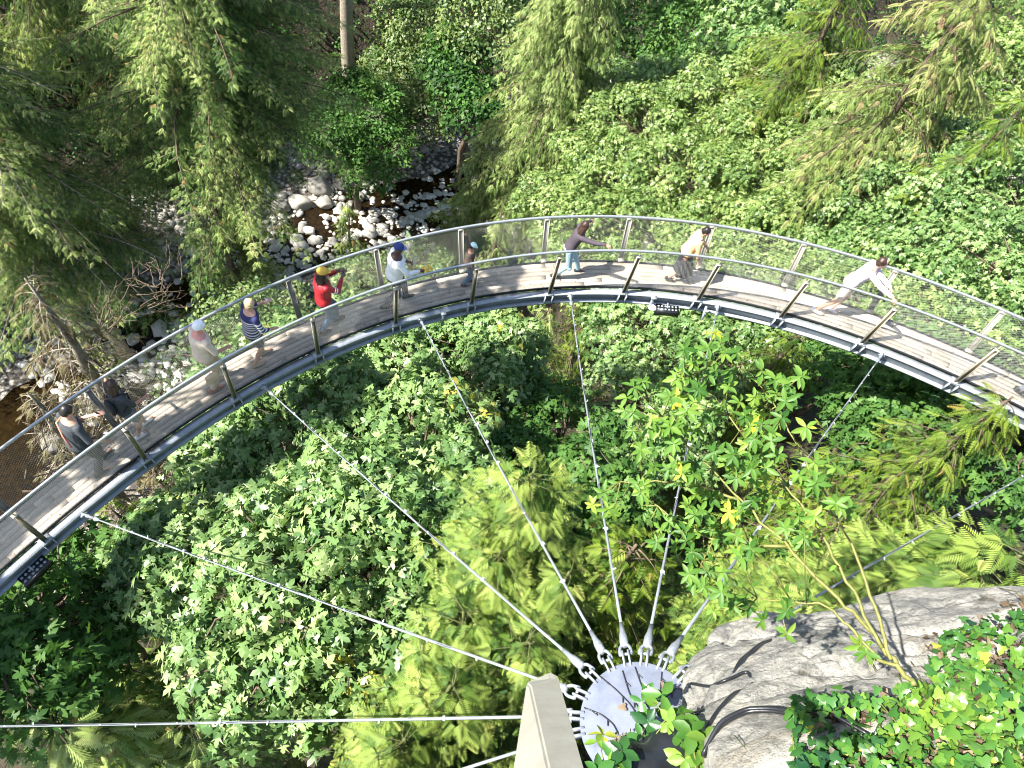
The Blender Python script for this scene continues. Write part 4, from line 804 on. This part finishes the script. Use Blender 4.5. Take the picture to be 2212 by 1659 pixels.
m, t, b = newmat('striped_jersey'); tc = t.nodes.new('ShaderNodeTexCoord'); sp = t.nodes.new('ShaderNodeSeparateXYZ'); t.links.new(tc.outputs['Object'], sp.inputs[0]); ma = t.nodes.new('ShaderNodeMath'); ma.operation = 'MULTIPLY'; ma.inputs[1].default_value = 15; t.links.new(sp.outputs['Z'], ma.inputs[0]); fr_ = t.nodes.new('ShaderNodeMath'); fr_.operation = 'FRACT'; t.links.new(ma.outputs[0], fr_.inputs[0])
gt = t.nodes.new('ShaderNodeMath'); gt.operation = 'GREATER_THAN'; gt.inputs[1].default_value = .55; t.links.new(fr_.outputs[0], gt.inputs[0])
lt = t.nodes.new('ShaderNodeMath'); lt.operation = 'LESS_THAN'; lt.inputs[1].default_value = 1.47; t.links.new(sp.outputs['Z'], lt.inputs[0]); mu = t.nodes.new('ShaderNodeMath'); mu.operation = 'MULTIPLY'; t.links.new(gt.outputs[0], mu.inputs[0]); t.links.new(lt.outputs[0], mu.inputs[1])
t.links.new(ramp(t, mu.outputs[0], [(0, (.022, .028, .10)), (1, (.62, .62, .62))]), b.inputs['Base Color']); b.inputs['Roughness'].default_value = .8; C_['stripe'] = m
def tpx(px, py): return arct(px, py)[0]
IR_, OR_ = -.115, WD+.1+OLEAN      # rail offsets
def rail_in(dt): return ('w', dt, IR_+.03, 1.36)
def rail_out(dt): return ('w', dt, OR_-.02, OH+.06)
r1, J1 = person(tpx(212, 1003), .30, 'man in charcoal tee shirt and black trousers looking down at his phone', 2.06, .1, .22, .10, (0, .6), ((.13, .1, 0), (-.10, -.1, 0)), (.36, .0, 1.20), (.22, -.28, .92), 'fair', C_['charcoal'], 'short', C_['black'], shoes=C_['blk_shoe'], hair=C_['hair_dark'], girth=1.08)
phone(r1, J1, 1, label='black phone held by the man in the charcoal tee shirt')
def backpack(root, J, mat, name='backpack', strap=None):
    P, Yl, fw, s = J['P'], J['Yl'], J['fw'], J['s']; c = P(.22)-fw*.17*s; dr = nrm(P(1)-P(0)); mb = MB(); mb.loft([(c+dr*k*s, Yl, fw, a*s, b_*s) for k, a, b_ in [(-.15, .08, .04), (-.13, .10, .055), (0, .11, .065), (.10, .10, .055), (.15, .07, .03)]], 14)
    o = mb.build(name, mat, None, True); mb = MB()
    for k in (1, -1): mb.tube([c+dr*.16*s+Yl*k*.08*s+fw*.03*s, P(.51)+Yl*k*.10*s, P(.42)+fw*.135*s+Yl*k*.11*s, P(.25)+fw*.13*s+Yl*k*.13*s, P(.12)-fw*.06*s+Yl*k*.16*s], .017*s, 6)
    mb.build('strap', strap or mat, o, True); o.location = root.location; o.rotation_euler = root.rotation_euler; return o
mb = MB(); P, Yl, fw, s = J1['P'], J1['Yl'], J1['fw'], J1['s']; mb.tube([P(.12)-fw*.145*s-Yl*.12*s, P(.3)-fw*.155*s-Yl*.02*s, P(.46)-fw*.12*s+Yl*.1*s, P(.50)+Yl*.12*s, P(.4)+fw*.14*s+Yl*.08*s], .014*s, 6); mb.build('bag_strap', flat('coral_strap', (.50, .18, .12)), r1, True)
r2, J2 = person(tpx(302, 936), .40, 'girl with long dark hair in grey tee holding the far handrail', 1.8, .1, .10, .12, (.2, .3), ((.20, .08, 0), (-.06, -.08, 0)), rail_out(-.5), (.35, -.12, 1.02), 'tan', C_['charcoal'], 'short', C_['grey'], True, shoes=C_['wht'], hair=C_['hair_brown'], hairlen=.36, grip=(1, 0))
bp = tag(backpack(r2, J2, C_['black']), 'small black backpack worn by the girl with long dark hair', 'backpack')
r3, J3 = person(tpx(468, 832), .38, 'older white haired man in beige polo and khaki trousers looking down', 2.08, .15, .10, .0, (-.2, .75), ((.12, .11, 0), (-.10, -.10, 0)), (.22, .2, .86), (.30, -.16, .98), 'pink', C_['beige'], 'short', C_['khaki'], shoes=C_['red_shoe'], hair=C_['white'], girth=1.12)
mb = MB(); mb.loft([((0, 0, z), (1, 0, 0), (0, 1, 0), a, b_) for z, a, b_ in [(-.14, .12, .05), (-.12, .14, .06), (.08, .13, .05), (.12, .12, .02)]], 12); o = mb.build('shoulder_bag', C_['tan_shoe'], None, True, label='brown bag hanging at the hip of the older man in beige', cat='bag'); o.rotation_euler = r3.rotation_euler; o.location = r3.location+Matrix.Rotation(r3.rotation_euler.z, 3, 'Z') @ Vector((-.10, -.22, .62))
mb = MB(); mb.tube([(0, 0, .1), (.02, .08, .4), (.06, .2, .75)], .008, 5); mb.build('strap', C_['tan_shoe'], o)
r4, J4 = person(tpx(560, 772), .36, 'blond woman in navy and white striped top and denim shorts', 1.96, .1, .12, .05, (.3, .2), ((.10, .08, 0), (-.14, -.08, 0)), (.38, .22, 1.22), (.30, -.2, .98), 'fair', C_['stripe'], 'mid', C_['navy'], True, shoes=C_['tan_shoe'], hair=C_['hair_blond'], girth=1.12)
phone(r4, J4, 1, (.55, .60, .70), 'pale phone held out by the blond woman in stripes')
r5, J5 = person(tpx(706, 708), .36, 'woman in red jacket and yellow cap taking a picture with her phone', 1.93, .05, .05, .05, (.0, .15), ((.24, .08, .02), (-.12, -.08, 0)), (.36, .14, 1.38), (.38, -.02, 1.36), 'dark', C_['red'], 'long', C_['denim'], shoes=C_['blk_shoe'], hair=C_['hair_dark'], hairlen=.30, hat=(C_['yellow'], C_['yellow'], C_['tan_shoe']), girth=1.15)
phone(r5, J5, -1, label='dark phone raised by the woman in the red jacket')
for k in (1, -1):
    mb = MB(); a, c = J5['sh'][k], J5['el'][k]; d = nrm(c-a)
    for u_ in (.62, .80): mb.lathe(a+(c-a)*u_, d, [(0, .068), (.018, .066)], 14)
    mb.build('sleeve_stripe', C_['white'], r5)
r6, J6 = person(tpx(848, 645), .36, 'man in white sweatshirt and blue cap holding orange and yellow flowers', 1.93, .0, .10, .03, (0, .25), ((.26, .08, 0), (-.24, -.08, .03)), (.25, .15, 1.05), (.42, -.20, 1.10), 'dark', C_['white'], 'long', C_['navy'], shoes=C_['blk_shoe'], hair=None, hat=(C_['blue'], C_['lbl'], C_['white']), girth=1.2)
fl = Vector(J6['hd'][-1]+np.array([.10, 0, .02])); o = empty('flower_bunch', r6.location+Matrix.Rotation(r6.rotation_euler.z, 3, 'Z') @ fl, label='small orange and yellow flower bunch in the hand of the white shirted man', cat='flowers')
rg = np.random.RandomState(3)
for nm_, c, n_ in (('orange_petals', (.75, .22, .03), 9), ('yellow_petals', (.80, .62, .05), 10)):
    mb = MB()
    for q in range(n_): mb.ball(rg.normal(size=3)*.045+np.array([.06, 0, .05]), (.028, .028, .015), 7, 4)
    mb.build(nm_, flat(nm_, c, .6), o, True)
mb = MB(); 
for q in range(6): mb.tube([(-.05, 0, -.06), rg.normal(size=3)*.04+np.array([.05, 0, .03])], .004, 4)
mb.build('stalks', M['stem'], o)
person(tpx(1004, 605), .42, 'child in pale mint cap and brown jacket reaching up to the far handrail', 1.32, .0, .05, .05, (0, .5), ((.12, .07, 0), (-.10, -.07, 0)), rail_out(-.2), (.12, -.2, .75), 'tan', C_['brown'], 'long', C_['denim'], shoes=C_['blk_shoe'], hair=C_['hair_dark'], hat=(C_['mint'], C_['mint'], None), grip=(1, 0), girth=1.1)
person(tpx(1217, 595), .36, 'woman with long dark hair and pale jeans leaning forward with a hand on each rail', 1.80, .0, .28, .0, (0, .2), ((.34, .08, 0), (-.24, -.10, .02)), rail_out(-3.2), rail_in(-3.4), 'tan', C_['plum'], 'long', C_['pale_denim'], shoes=C_['blk_shoe'], hair=C_['hair_brown'], hairlen=.30, grip=(1, 1))
r9, J9 = person(tpx(1456, 602), .36, 'dark haired woman in pale orange jacket and long dark skirt bending forward', 1.76, .0, .26, .0, (0, .5), ((.10, .07, 0), (-.16, -.08, .02)), (.42, .18, .95), (.30, -.22, .62), 'tan', C_['orange'], 'mid', C_['black'], skirt=True, shoes=C_['blk_shoe'], hair=C_['hair_dark'], girth=1.1)
P, Yl, fw, s = J9['P'], J9['Yl'], J9['fw'], J9['s']; mb = MB(); mb.loft([(P(.36)-fw*.1*s, Yl, fw, .12, .07), (P(.47)-fw*.05*s, Yl, fw, .17, .08), (P(.53), Yl, fw, .10, .06)], 14); mb.build('shawl', C_['cream'], r9, True)
person(tpx(1788, 672), .34, 'man in pale lilac hoodie and sand shorts striding with hands on the near rail', 2.02, .0, .30, -.03, (0, .0), ((.02, .08, .0), (-.26, -.10, .0)), ('w', -3.4, IR_+.16, 1.30), rail_in(-3.0), 'fair', C_['lilac'], 'long', C_['sand'], True, shoes=C_['wht'], hair=C_['hair_brown'], grip=(1, 1), hood=True)
person(tpx(2218, 862), .36, 'person in grey trousers cut off by the right edge of the photo', 2.0, .0, .05, 0, (0, 0), ((.10, .1, 0), (-.22, -.1, .03)), skin='tan', top=C_['grey'], bottom=C_['grey'], shoes=C_['blk_shoe'], hair=C_['hair_dark'])
flush()
# ------------------------------------------------------------------ trees
def gbase(c): return np.array([c[0], c[1], float(ground(c[0], c[1]))])
def lob(*L): return [(at(x, y, d), r*np.array([1, 1, .75])) for x, y, d, r in L]
def maple(name, L, label, mat, leaf, n, per, cr, seed, cat='tree', **k):
    L = lob(*L); c = sum(q[0] for q in L)/len(L); return leafy_tree(name, gbase(c), L, label, cat, M[mat], k.pop('T', TM), leaf, n, per, cr, seed, **k)
def gnd(px, py):
    q = ray(px, py); k = np.linspace(20, 160, 1400)/np.linalg.norm(q); P = q[None]*k[:, None]; below = P[:, 2] < ground(P[:, 0], P[:, 1])
    return P[np.argmax(below)] if below.any() else P[-1]
def conb(px, py, z, H, r0, label, mat, seed, **k):
    return conifer(k.pop('name', 'conifer_tree'), gnd(px, py), H, r0, label, k.pop('cat', 'tree'), M[mat], seed, **k)
def con(tip, H, r0, label, mat, seed, **k):
    t_ = at(*tip); return conifer(k.pop('name', 'conifer_tree'), t_-np.array([0, 0, H]), H, r0, label, k.pop('cat', 'tree'), M[mat], seed, **k)
M['cedar_brown'] = mat_leaf('browning_cedar', [(0, (.07, .13, .028)), (.55, (.21, .28, .07)), (.85, (.31, .33, .12)), (1, (.36, .24, .14))], trans=.25)
# inside the arc
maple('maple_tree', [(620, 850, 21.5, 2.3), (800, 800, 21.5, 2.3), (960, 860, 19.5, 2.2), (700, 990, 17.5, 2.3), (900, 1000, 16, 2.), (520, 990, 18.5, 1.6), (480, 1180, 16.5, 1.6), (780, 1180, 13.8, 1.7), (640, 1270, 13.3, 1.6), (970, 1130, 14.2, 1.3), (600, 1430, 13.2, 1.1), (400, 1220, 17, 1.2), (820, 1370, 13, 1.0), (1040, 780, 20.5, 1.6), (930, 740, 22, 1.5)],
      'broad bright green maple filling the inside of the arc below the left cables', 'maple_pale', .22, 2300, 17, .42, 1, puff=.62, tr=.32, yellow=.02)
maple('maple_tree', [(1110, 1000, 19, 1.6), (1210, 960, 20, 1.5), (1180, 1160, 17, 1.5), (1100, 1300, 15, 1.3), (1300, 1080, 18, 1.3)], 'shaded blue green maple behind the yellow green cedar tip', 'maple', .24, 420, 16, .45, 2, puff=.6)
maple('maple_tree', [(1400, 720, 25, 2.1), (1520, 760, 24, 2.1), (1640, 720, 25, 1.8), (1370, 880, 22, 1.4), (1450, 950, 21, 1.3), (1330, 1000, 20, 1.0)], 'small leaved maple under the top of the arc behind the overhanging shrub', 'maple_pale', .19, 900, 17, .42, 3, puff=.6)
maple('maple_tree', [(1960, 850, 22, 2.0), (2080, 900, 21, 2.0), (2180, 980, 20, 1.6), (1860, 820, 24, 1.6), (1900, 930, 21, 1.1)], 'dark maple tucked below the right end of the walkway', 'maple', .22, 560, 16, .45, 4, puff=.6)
con((1190, 665, 24), 16, 4.6, 'yellow green hemlock directly under the top of the arc', 'hemlock', 11, fr=.42, nl=110, hang=.9, droop=.75, step=.34)
con((1745, 705, 21), 14, 4.4, 'pale hemlock below the running man and behind the shrub', 'cedar', 12, fr=.40, nl=100, hang=.8, droop=.8, step=.33)
con((1157, 1016, 9.6), 12, 3.0, 'bright yellow green cedar with an upright tip between the cables', 'cedar_near', 13, T=TF3, fr=.29, nl=90, hang=.3, droop=.5, step=.2, sec=.34, lift=.5, tr=.07, bark='twig_green', shape=.75, start=.35, wig=.3)
con((1085, 1190, 10.2), 10, 2.4, 'lower cedar leader left of the upright cedar tip', 'cedar_near', 46, T=TF3, fr=.29, nl=80, hang=.3, droop=.55, step=.2, sec=.34, lift=.5, tr=.06, bark='twig_green', shape=.75, start=.35, wig=.3)
con((1235, 1240, 10.4), 10, 2.3, 'cedar leader between the two middle cables above the hub', 'cedar_near', 47, T=TF3, fr=.29, nl=80, hang=.3, droop=.55, step=.2, sec=.34, lift=.5, tr=.06, bark='twig_green', shape=.75, start=.35, wig=.3)
con((1010, 1320, 10.4), 10, 2.2, 'cedar leader beside the second stay cable', 'cedar_near', 48, T=TF3, fr=.29, nl=80, hang=.3, droop=.55, step=.2, sec=.34, lift=.5, tr=.06, bark='twig_green', shape=.75, start=.35, wig=.3)
con((1150, 1370, 9.6), 10, 2.1, 'cedar leader just above the foreground post', 'cedar_near', 49, T=TF3, fr=.29, nl=80, hang=.3, droop=.55, step=.2, sec=.34, lift=.5, tr=.06, bark='twig_green', shape=.75, start=.35, wig=.3)
con((980, 1480, 9.8), 12, 2.7, 'bright cedar at the bottom edge left of the foreground post', 'cedar_near', 14, T=TF3, fr=.29, nl=90, hang=.35, droop=.5, step=.2, sec=.34, lift=.45, tr=.07, bark='twig_green', shape=.75, start=.35, wig=.3)
con((870, 1600, 10.4), 10, 2.2, 'cedar leader at the bottom edge under the level cable', 'cedar_near', 50, T=TF3, fr=.29, nl=80, hang=.3, droop=.55, step=.2, sec=.34, lift=.5, tr=.06, bark='twig_green', shape=.75, start=.35, wig=.3)
con((1385, 1180, 10.5), 13, 3.9, 'deep green cedar right behind the hub and its shackles', 'cedar', 15, T=TF3, fr=.29, nl=110, hang=.6, droop=.6, step=.21, sec=.3, tr=.2, shape=.8, start=.3)
con((2085, 1215, 10.), 12, 2.9, 'feathery cedar rising just behind the rock ridge at right', 'cedar_near', 16, T=TF3, fr=.29, nl=150, hang=.35, droop=.5, step=.18, sec=.3, tr=.07, bark='twig_green', shape=.75, start=.4, lift=.45, wig=.3)
con((2215, 1200, 9.5), 12, 2.8, 'feathery cedar at the right edge above the rock', 'cedar_near', 17, T=TF3, fr=.29, nl=130, hang=.35, droop=.5, step=.19, sec=.3, tr=.07, bark='twig_green', shape=.75, start=.4, lift=.45, wig=.3)
con((2190, 860, 17), 14, 4.6, 'pale hemlock at the right edge under the walkway', 'cedar', 18, fr=.40, nl=110, hang=.6, step=.33)
con((90, 1560, 16), 12, 3.4, 'dim green cedar in the lower left corner', 'fir', 19, T=TFE, fr=.42, nl=100, hang=.4, droop=.5, step=.3, tr=.2)
con((400, 1560, 17), 12, 3.0, 'shadowed cedar in the dark gap left of the level cable', 'fir', 20, fr=.42, nl=70, hang=.5)
maple('maple_tree', [(90, 1330, 18, 1.5), (170, 1300, 19, 1.3), (20, 1420, 17, 1.3), (240, 1380, 19, 1.0)], 'shaded maple in the lower left below the walkway', 'maple', .26, 210, 16, .55, 5)
con((240, 1100, 22), 12, 3.4, 'yellow green cedar just below the walkway at far left', 'cedar', 21, fr=.42, nl=80, hang=.8, droop=.7)
# across the walkway, left
conb(560, 650, -44, 38, 12.5, 'huge drooping fir rising behind the walkway at left centre', 'fir', 22, T=TF2, fr=.40, nl=300, hang=.35, droop=.5, step=.33, tr=.62, start=.40, shape=.6, sparse=.85, wig=.2, sec=.3)
conb(285, 790, -44, 34, 9.5, 'leaning conifer with bare pale limbs at the left edge', 'fir', 23, T=TF2, fr=.42, nl=220, hang=.4, droop=.55, step=.36, tr=.45, lean=(-2.5, .5), start=.28, dead=.2, bark='bark_pale', shape=.6, sparse=.85, wig=.2)
conb(-20, 610, -38, 38, 11.5, 'tall dark fir filling the top left corner', 'fir', 24, T=TF2, fr=.48, nl=250, hang=.4, droop=.55, step=.42, tr=.5, start=.12, shape=.6, wig=.2)
conb(-180, 640, -38, 34, 10, 'dark fir half outside the left edge', 'fir', 44, fr=.6, nl=170, hang=.8, step=.5, tr=.5, shape=.6)
conb(240, 260, -38, 36, 10, 'distant dark fir at the top edge left of centre', 'fir', 45, fr=.7, nl=170, hang=.8, step=.55, tr=.5, shape=.6)
con((430, 330, 40), 20, 6., 'low dark conifer filling the gap left of the big fir trunk', 'fir', 71, T=TF2, fr=.4, nl=120, hang=.4, droop=.6, step=.36)
con((60, 600, 24), 12, 4.4, 'dead brown conifer drooping at the left edge', 'brown_frond', 26, fr=.5, nl=70, hang=1.1, droop=1., bark='bark_pale', sparse=.7)
con((60, 850, 24), 10, 3.6, 'brown dead brush conifer behind the two walkers at far left', 'brown_frond', 27, fr=.45, nl=60, hang=1., droop=.8, bark='bark_pale', sparse=.6)
con((330, 1010, 24), 9, 2.8, 'brown dead twiggy conifer below the far left of the walkway', 'brown_frond', 28, fr=.4, nl=60, hang=.9, droop=.8, sparse=.6)
con((750, 440, 42), 11, 2.8, 'young conifer standing in front of the pale cobbles', 'fir', 29, fr=.45, nl=70, hang=.7, step=.35, tr=.15)
maple('alder_tree', [(545, 720, 31, 2.0), (450, 790, 28, 1.6), (630, 690, 33, 1.5), (620, 780, 29, 1.2)], 'bright low alder seen through the mesh behind the striped woman', 'alder', .2, 330, 20, .6, 6, T=TL)
maple('alder_tree', [(790, 620, 34, 1.5), (890, 590, 34, 1.4), (940, 640, 30, 1.3)], 'small alder seen through the mesh beside the white shirted man', 'alder', .2, 220, 20, .6, 7, T=TL)
con((1085, 455, 36), 14, 3.8, 'pale hemlock just behind the handrail at the child in the cap', 'hemlock', 30, fr=.42, nl=90, hang=.9, step=.36)
# centre back
conb(1105, 620, -42, 34, 7.6, 'tall bright weeping hemlock in the centre of the back row', 'hemlock', 31, T=TF2, fr=.5, nl=300, hang=.95, droop=.95, step=.33, tr=.35, shape=.75, lift=.1, start=.3)
con((1052, 262, 50), 17, 6.0, 'shorter weeping hemlock at the left foot of the tall one', 'hemlock', 32, T=TF2, fr=.5, nl=130, hang=.95, droop=.95, step=.35, lift=.1)
con((1432, 132, 56), 12, 3.2, 'small conifer tip poking above the right maple', 'hemlock', 33, fr=.6, nl=60, hang=.6)
maple('alder_tree', [(900, 190, 68, 3.8), (860, 150, 69, 2.8), (930, 240, 66, 2.6), (900, 60, 70, 2.8), (865, 30, 71, 2.2), (930, 110, 69, 1.8)], 'pale two tiered alder at the back beside the stony beach', 'alder', .36, 620, 22, .9, 8, T=TL)
maple('round_bush', [(780, 240, 62, 3.2), (740, 300, 60, 2.4), (830, 320, 60, 2.2), (690, 290, 58, 1.3), (800, 370, 58, 1.8)], 'rounded mid green bush tree on the far bank above the boulders', 'maple', .34, 520, 22, .85, 9, T=TL)
maple('alder_tree', [(1030, 20, 62, 3.2), (1060, 90, 60, 2.4), (990, 100, 64, 2.)], 'yellow green tree at the top edge left of the tall hemlock', 'alder', .36, 280, 22, .9, 10, T=TL)
maple('maple_tree', [(1010, 190, 60, 2.6), (990, 120, 62, 2.4), (1030, 250, 58, 2.)], 'tree coloured dark as if in shade between the alder and the tall hemlock', 'under', .4, 240, 20, .9, 11, T=TL)  # shade between the neighbours is put into the leaf colour
maple('maple_tree', [(1400, 50, 74, 4.6), (1520, 70, 72, 4.4), (1330, 110, 72, 3.2), (1460, 150, 70, 3)], 'shaded maple on the far slope right of the tall hemlock', 'maple', .42, 480, 20, 1., 12, T=TL)
maple('maple_tree', [(1625, 60, 50, 2.6), (1690, 20, 50, 2.6), (1660, 110, 48, 2.0)], 'pale yellow green maple at the top edge right of centre', 'maple_pale', .34, 300, 20, .8, 13)
# right canopy
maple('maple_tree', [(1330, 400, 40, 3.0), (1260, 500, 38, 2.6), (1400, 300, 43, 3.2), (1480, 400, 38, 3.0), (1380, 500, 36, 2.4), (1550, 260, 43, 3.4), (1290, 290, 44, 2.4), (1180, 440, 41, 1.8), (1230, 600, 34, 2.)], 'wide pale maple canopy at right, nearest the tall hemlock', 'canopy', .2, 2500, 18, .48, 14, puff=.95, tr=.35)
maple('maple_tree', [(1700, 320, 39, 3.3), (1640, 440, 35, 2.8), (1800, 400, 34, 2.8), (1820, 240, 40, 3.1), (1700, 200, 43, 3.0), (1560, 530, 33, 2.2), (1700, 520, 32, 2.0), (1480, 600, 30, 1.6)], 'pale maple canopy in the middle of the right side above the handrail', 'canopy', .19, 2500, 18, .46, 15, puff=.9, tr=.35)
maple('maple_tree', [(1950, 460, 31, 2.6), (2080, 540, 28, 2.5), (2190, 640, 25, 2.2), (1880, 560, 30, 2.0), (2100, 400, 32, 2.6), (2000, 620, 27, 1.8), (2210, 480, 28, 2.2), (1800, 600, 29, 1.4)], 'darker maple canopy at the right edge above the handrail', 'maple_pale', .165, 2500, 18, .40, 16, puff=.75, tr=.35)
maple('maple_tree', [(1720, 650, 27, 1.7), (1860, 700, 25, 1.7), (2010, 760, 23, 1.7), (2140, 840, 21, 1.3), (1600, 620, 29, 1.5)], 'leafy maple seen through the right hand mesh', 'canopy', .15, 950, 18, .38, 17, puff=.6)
con((1300, 600, 32), 12, 3.2, 'pale hemlock seen through the mesh behind the long haired woman', 'cedar', 34, fr=.42, nl=80, hang=.8)
con((2290, -260, 28), 20, 6.2, 'browning cedar hanging into the top right corner', 'cedar_brown', 35, fr=.5, nl=150, hang=.7, droop=.7, step=.36, shape=.7)
con((1880, -110, 37), 16, 6.8, 'pale feathery cedar at the top edge right of centre', 'cedar', 36, fr=.5, nl=150, hang=.6, droop=.6, step=.4, shape=.7)
con((2230, 210, 27), 12, 4.2, 'light green cedar at the right edge below the browning one', 'cedar', 37, fr=.45, nl=110, hang=.6, step=.34)
maple('maple_tree', [(2180, 240, 42, 3.), (2120, 170, 45, 3.), (2220, 330, 38, 2.6), (2060, 260, 42, 2.4), (2230, 120, 46, 3.2)], 'pale maple at the upper right edge behind the browning cedar', 'canopy', .24, 900, 18, .75, 61)
maple('maple_tree', [(1330, 210, 50, 2.4), (1450, 210, 48, 2.6), (1560, 180, 50, 2.6), (1250, 200, 52, 1.8)], 'green maple on the back edge of the right canopy beside the tall hemlock', 'maple_pale', .26, 620, 18, .75, 62)
# bare snag on the far slope
def snag(px, py, d, H, r, label, seed):
    b_ = gbase(at(px, py, d)); root = empty('dead_snag', b_, label=label, cat='dead tree'); rng = np.random.RandomState(seed); mb = MB(); P = np.array([[.3*math.sin(k), .2*math.cos(k*1.3), k*H/8] for k in range(9)]); mb.tube(P, np.linspace(r, r*.4, 9), 10); mb.build('trunk', M['bark_pale'], root, True); mb = MB()
    for k in range(14): p = P[rng.randint(2, 8)]; a = rng.uniform(0, 6.28); mb.tube([p, p+np.array([math.cos(a), math.sin(a), .1])*rng.uniform(.6, 1.8)], [.07, .02], 5)
    mb.build('limbs', M['bark_pale'], root)
conb(757, 205, -32, 40, 8.5, 'tall grey trunked fir on the far slope whose crown is above the frame', 'fir', 51, fr=.8, nl=120, hang=.8, step=.6, tr=.65, start=.52, shape=.6, bark='bark_pale')
conb(1000, 250, -36, 44, 7.5, 'tall dark fir behind the two tiered alder', 'fir', 52, fr=.8, nl=110, hang=.8, step=.6, tr=.5, start=.5, shape=.6)
conb(1290, 190, -38, 46, 8.5, 'tall fir behind the weeping hemlock with its crown above the frame', 'fir', 53, fr=.8, nl=120, hang=.8, step=.6, tr=.5, start=.55, shape=.6)
# fallen bare branches by the dark bank
rng = np.random.RandomState(17)
for k, (x, y, d, l) in enumerate([(300, 660, 33, 'bare pale fallen branch over the dark water at left'), (360, 620, 34, 'tangled bare branch above the dark bank left of the fir trunk'), (230, 700, 31, 'bare broken branch lying near the leaning trunk'), (60, 1060, 22, 'pale driftwood branch on the bedrock at far left')]):
    root = empty('fallen_branch', at(x, y, d), label=l, cat='branch', group='bare branches by the river'); mb = MB(); a0 = rng.uniform(0, 3.14)
    for j in range(7):
        a = a0+rng.normal()*.5; dd = np.array([math.cos(a), math.sin(a), rng.normal()*.25]); p = rng.normal(size=3)*.3; L = rng.uniform(.9, 2.2)
        mb.tube(curve(p, p+dd*L, .1, 6, .06, rng), np.linspace(.03, .008, 6), 5)
        for q in range(3): s = p+dd*L*rng.uniform(.3, .9); mb.tube(curve(s, s+nrm(dd+rng.normal(size=3)*.6)*L*.4, .05, 4, .03, rng), np.linspace(.018, .006, 4), 4)
    mb.build('branches', M['bark'], root)
# tree outside the frame on the left whose crown dapples the boards
rng = np.random.RandomState(77)
for k, (a, b_) in enumerate([(24, 46), (48, 70), (72, 94)]):
    L = [(arc(t_, rng.uniform(-.1, .8), 0)+S*rng.uniform(11.5, 13.5), rng.uniform(.26, .46)*np.array([1.3, 1.1, .5])) for t_ in np.arange(a, b_, 4.0)]
    leafy_tree('maple_tree', np.array([L[0][0][0]-16, L[0][0][1]-9, -30.]), L, ['maple bough out of frame, shading the boards nearest the child', 'maple bough out of frame, shading the boards under the striped woman', 'maple bough out of frame, shading the boards at the far left'][k], 'tree', M['maple'], TM, .24, 150, 12, .2, 60+k, tr=.3, inner=.8, low=-1, twigs=.4)
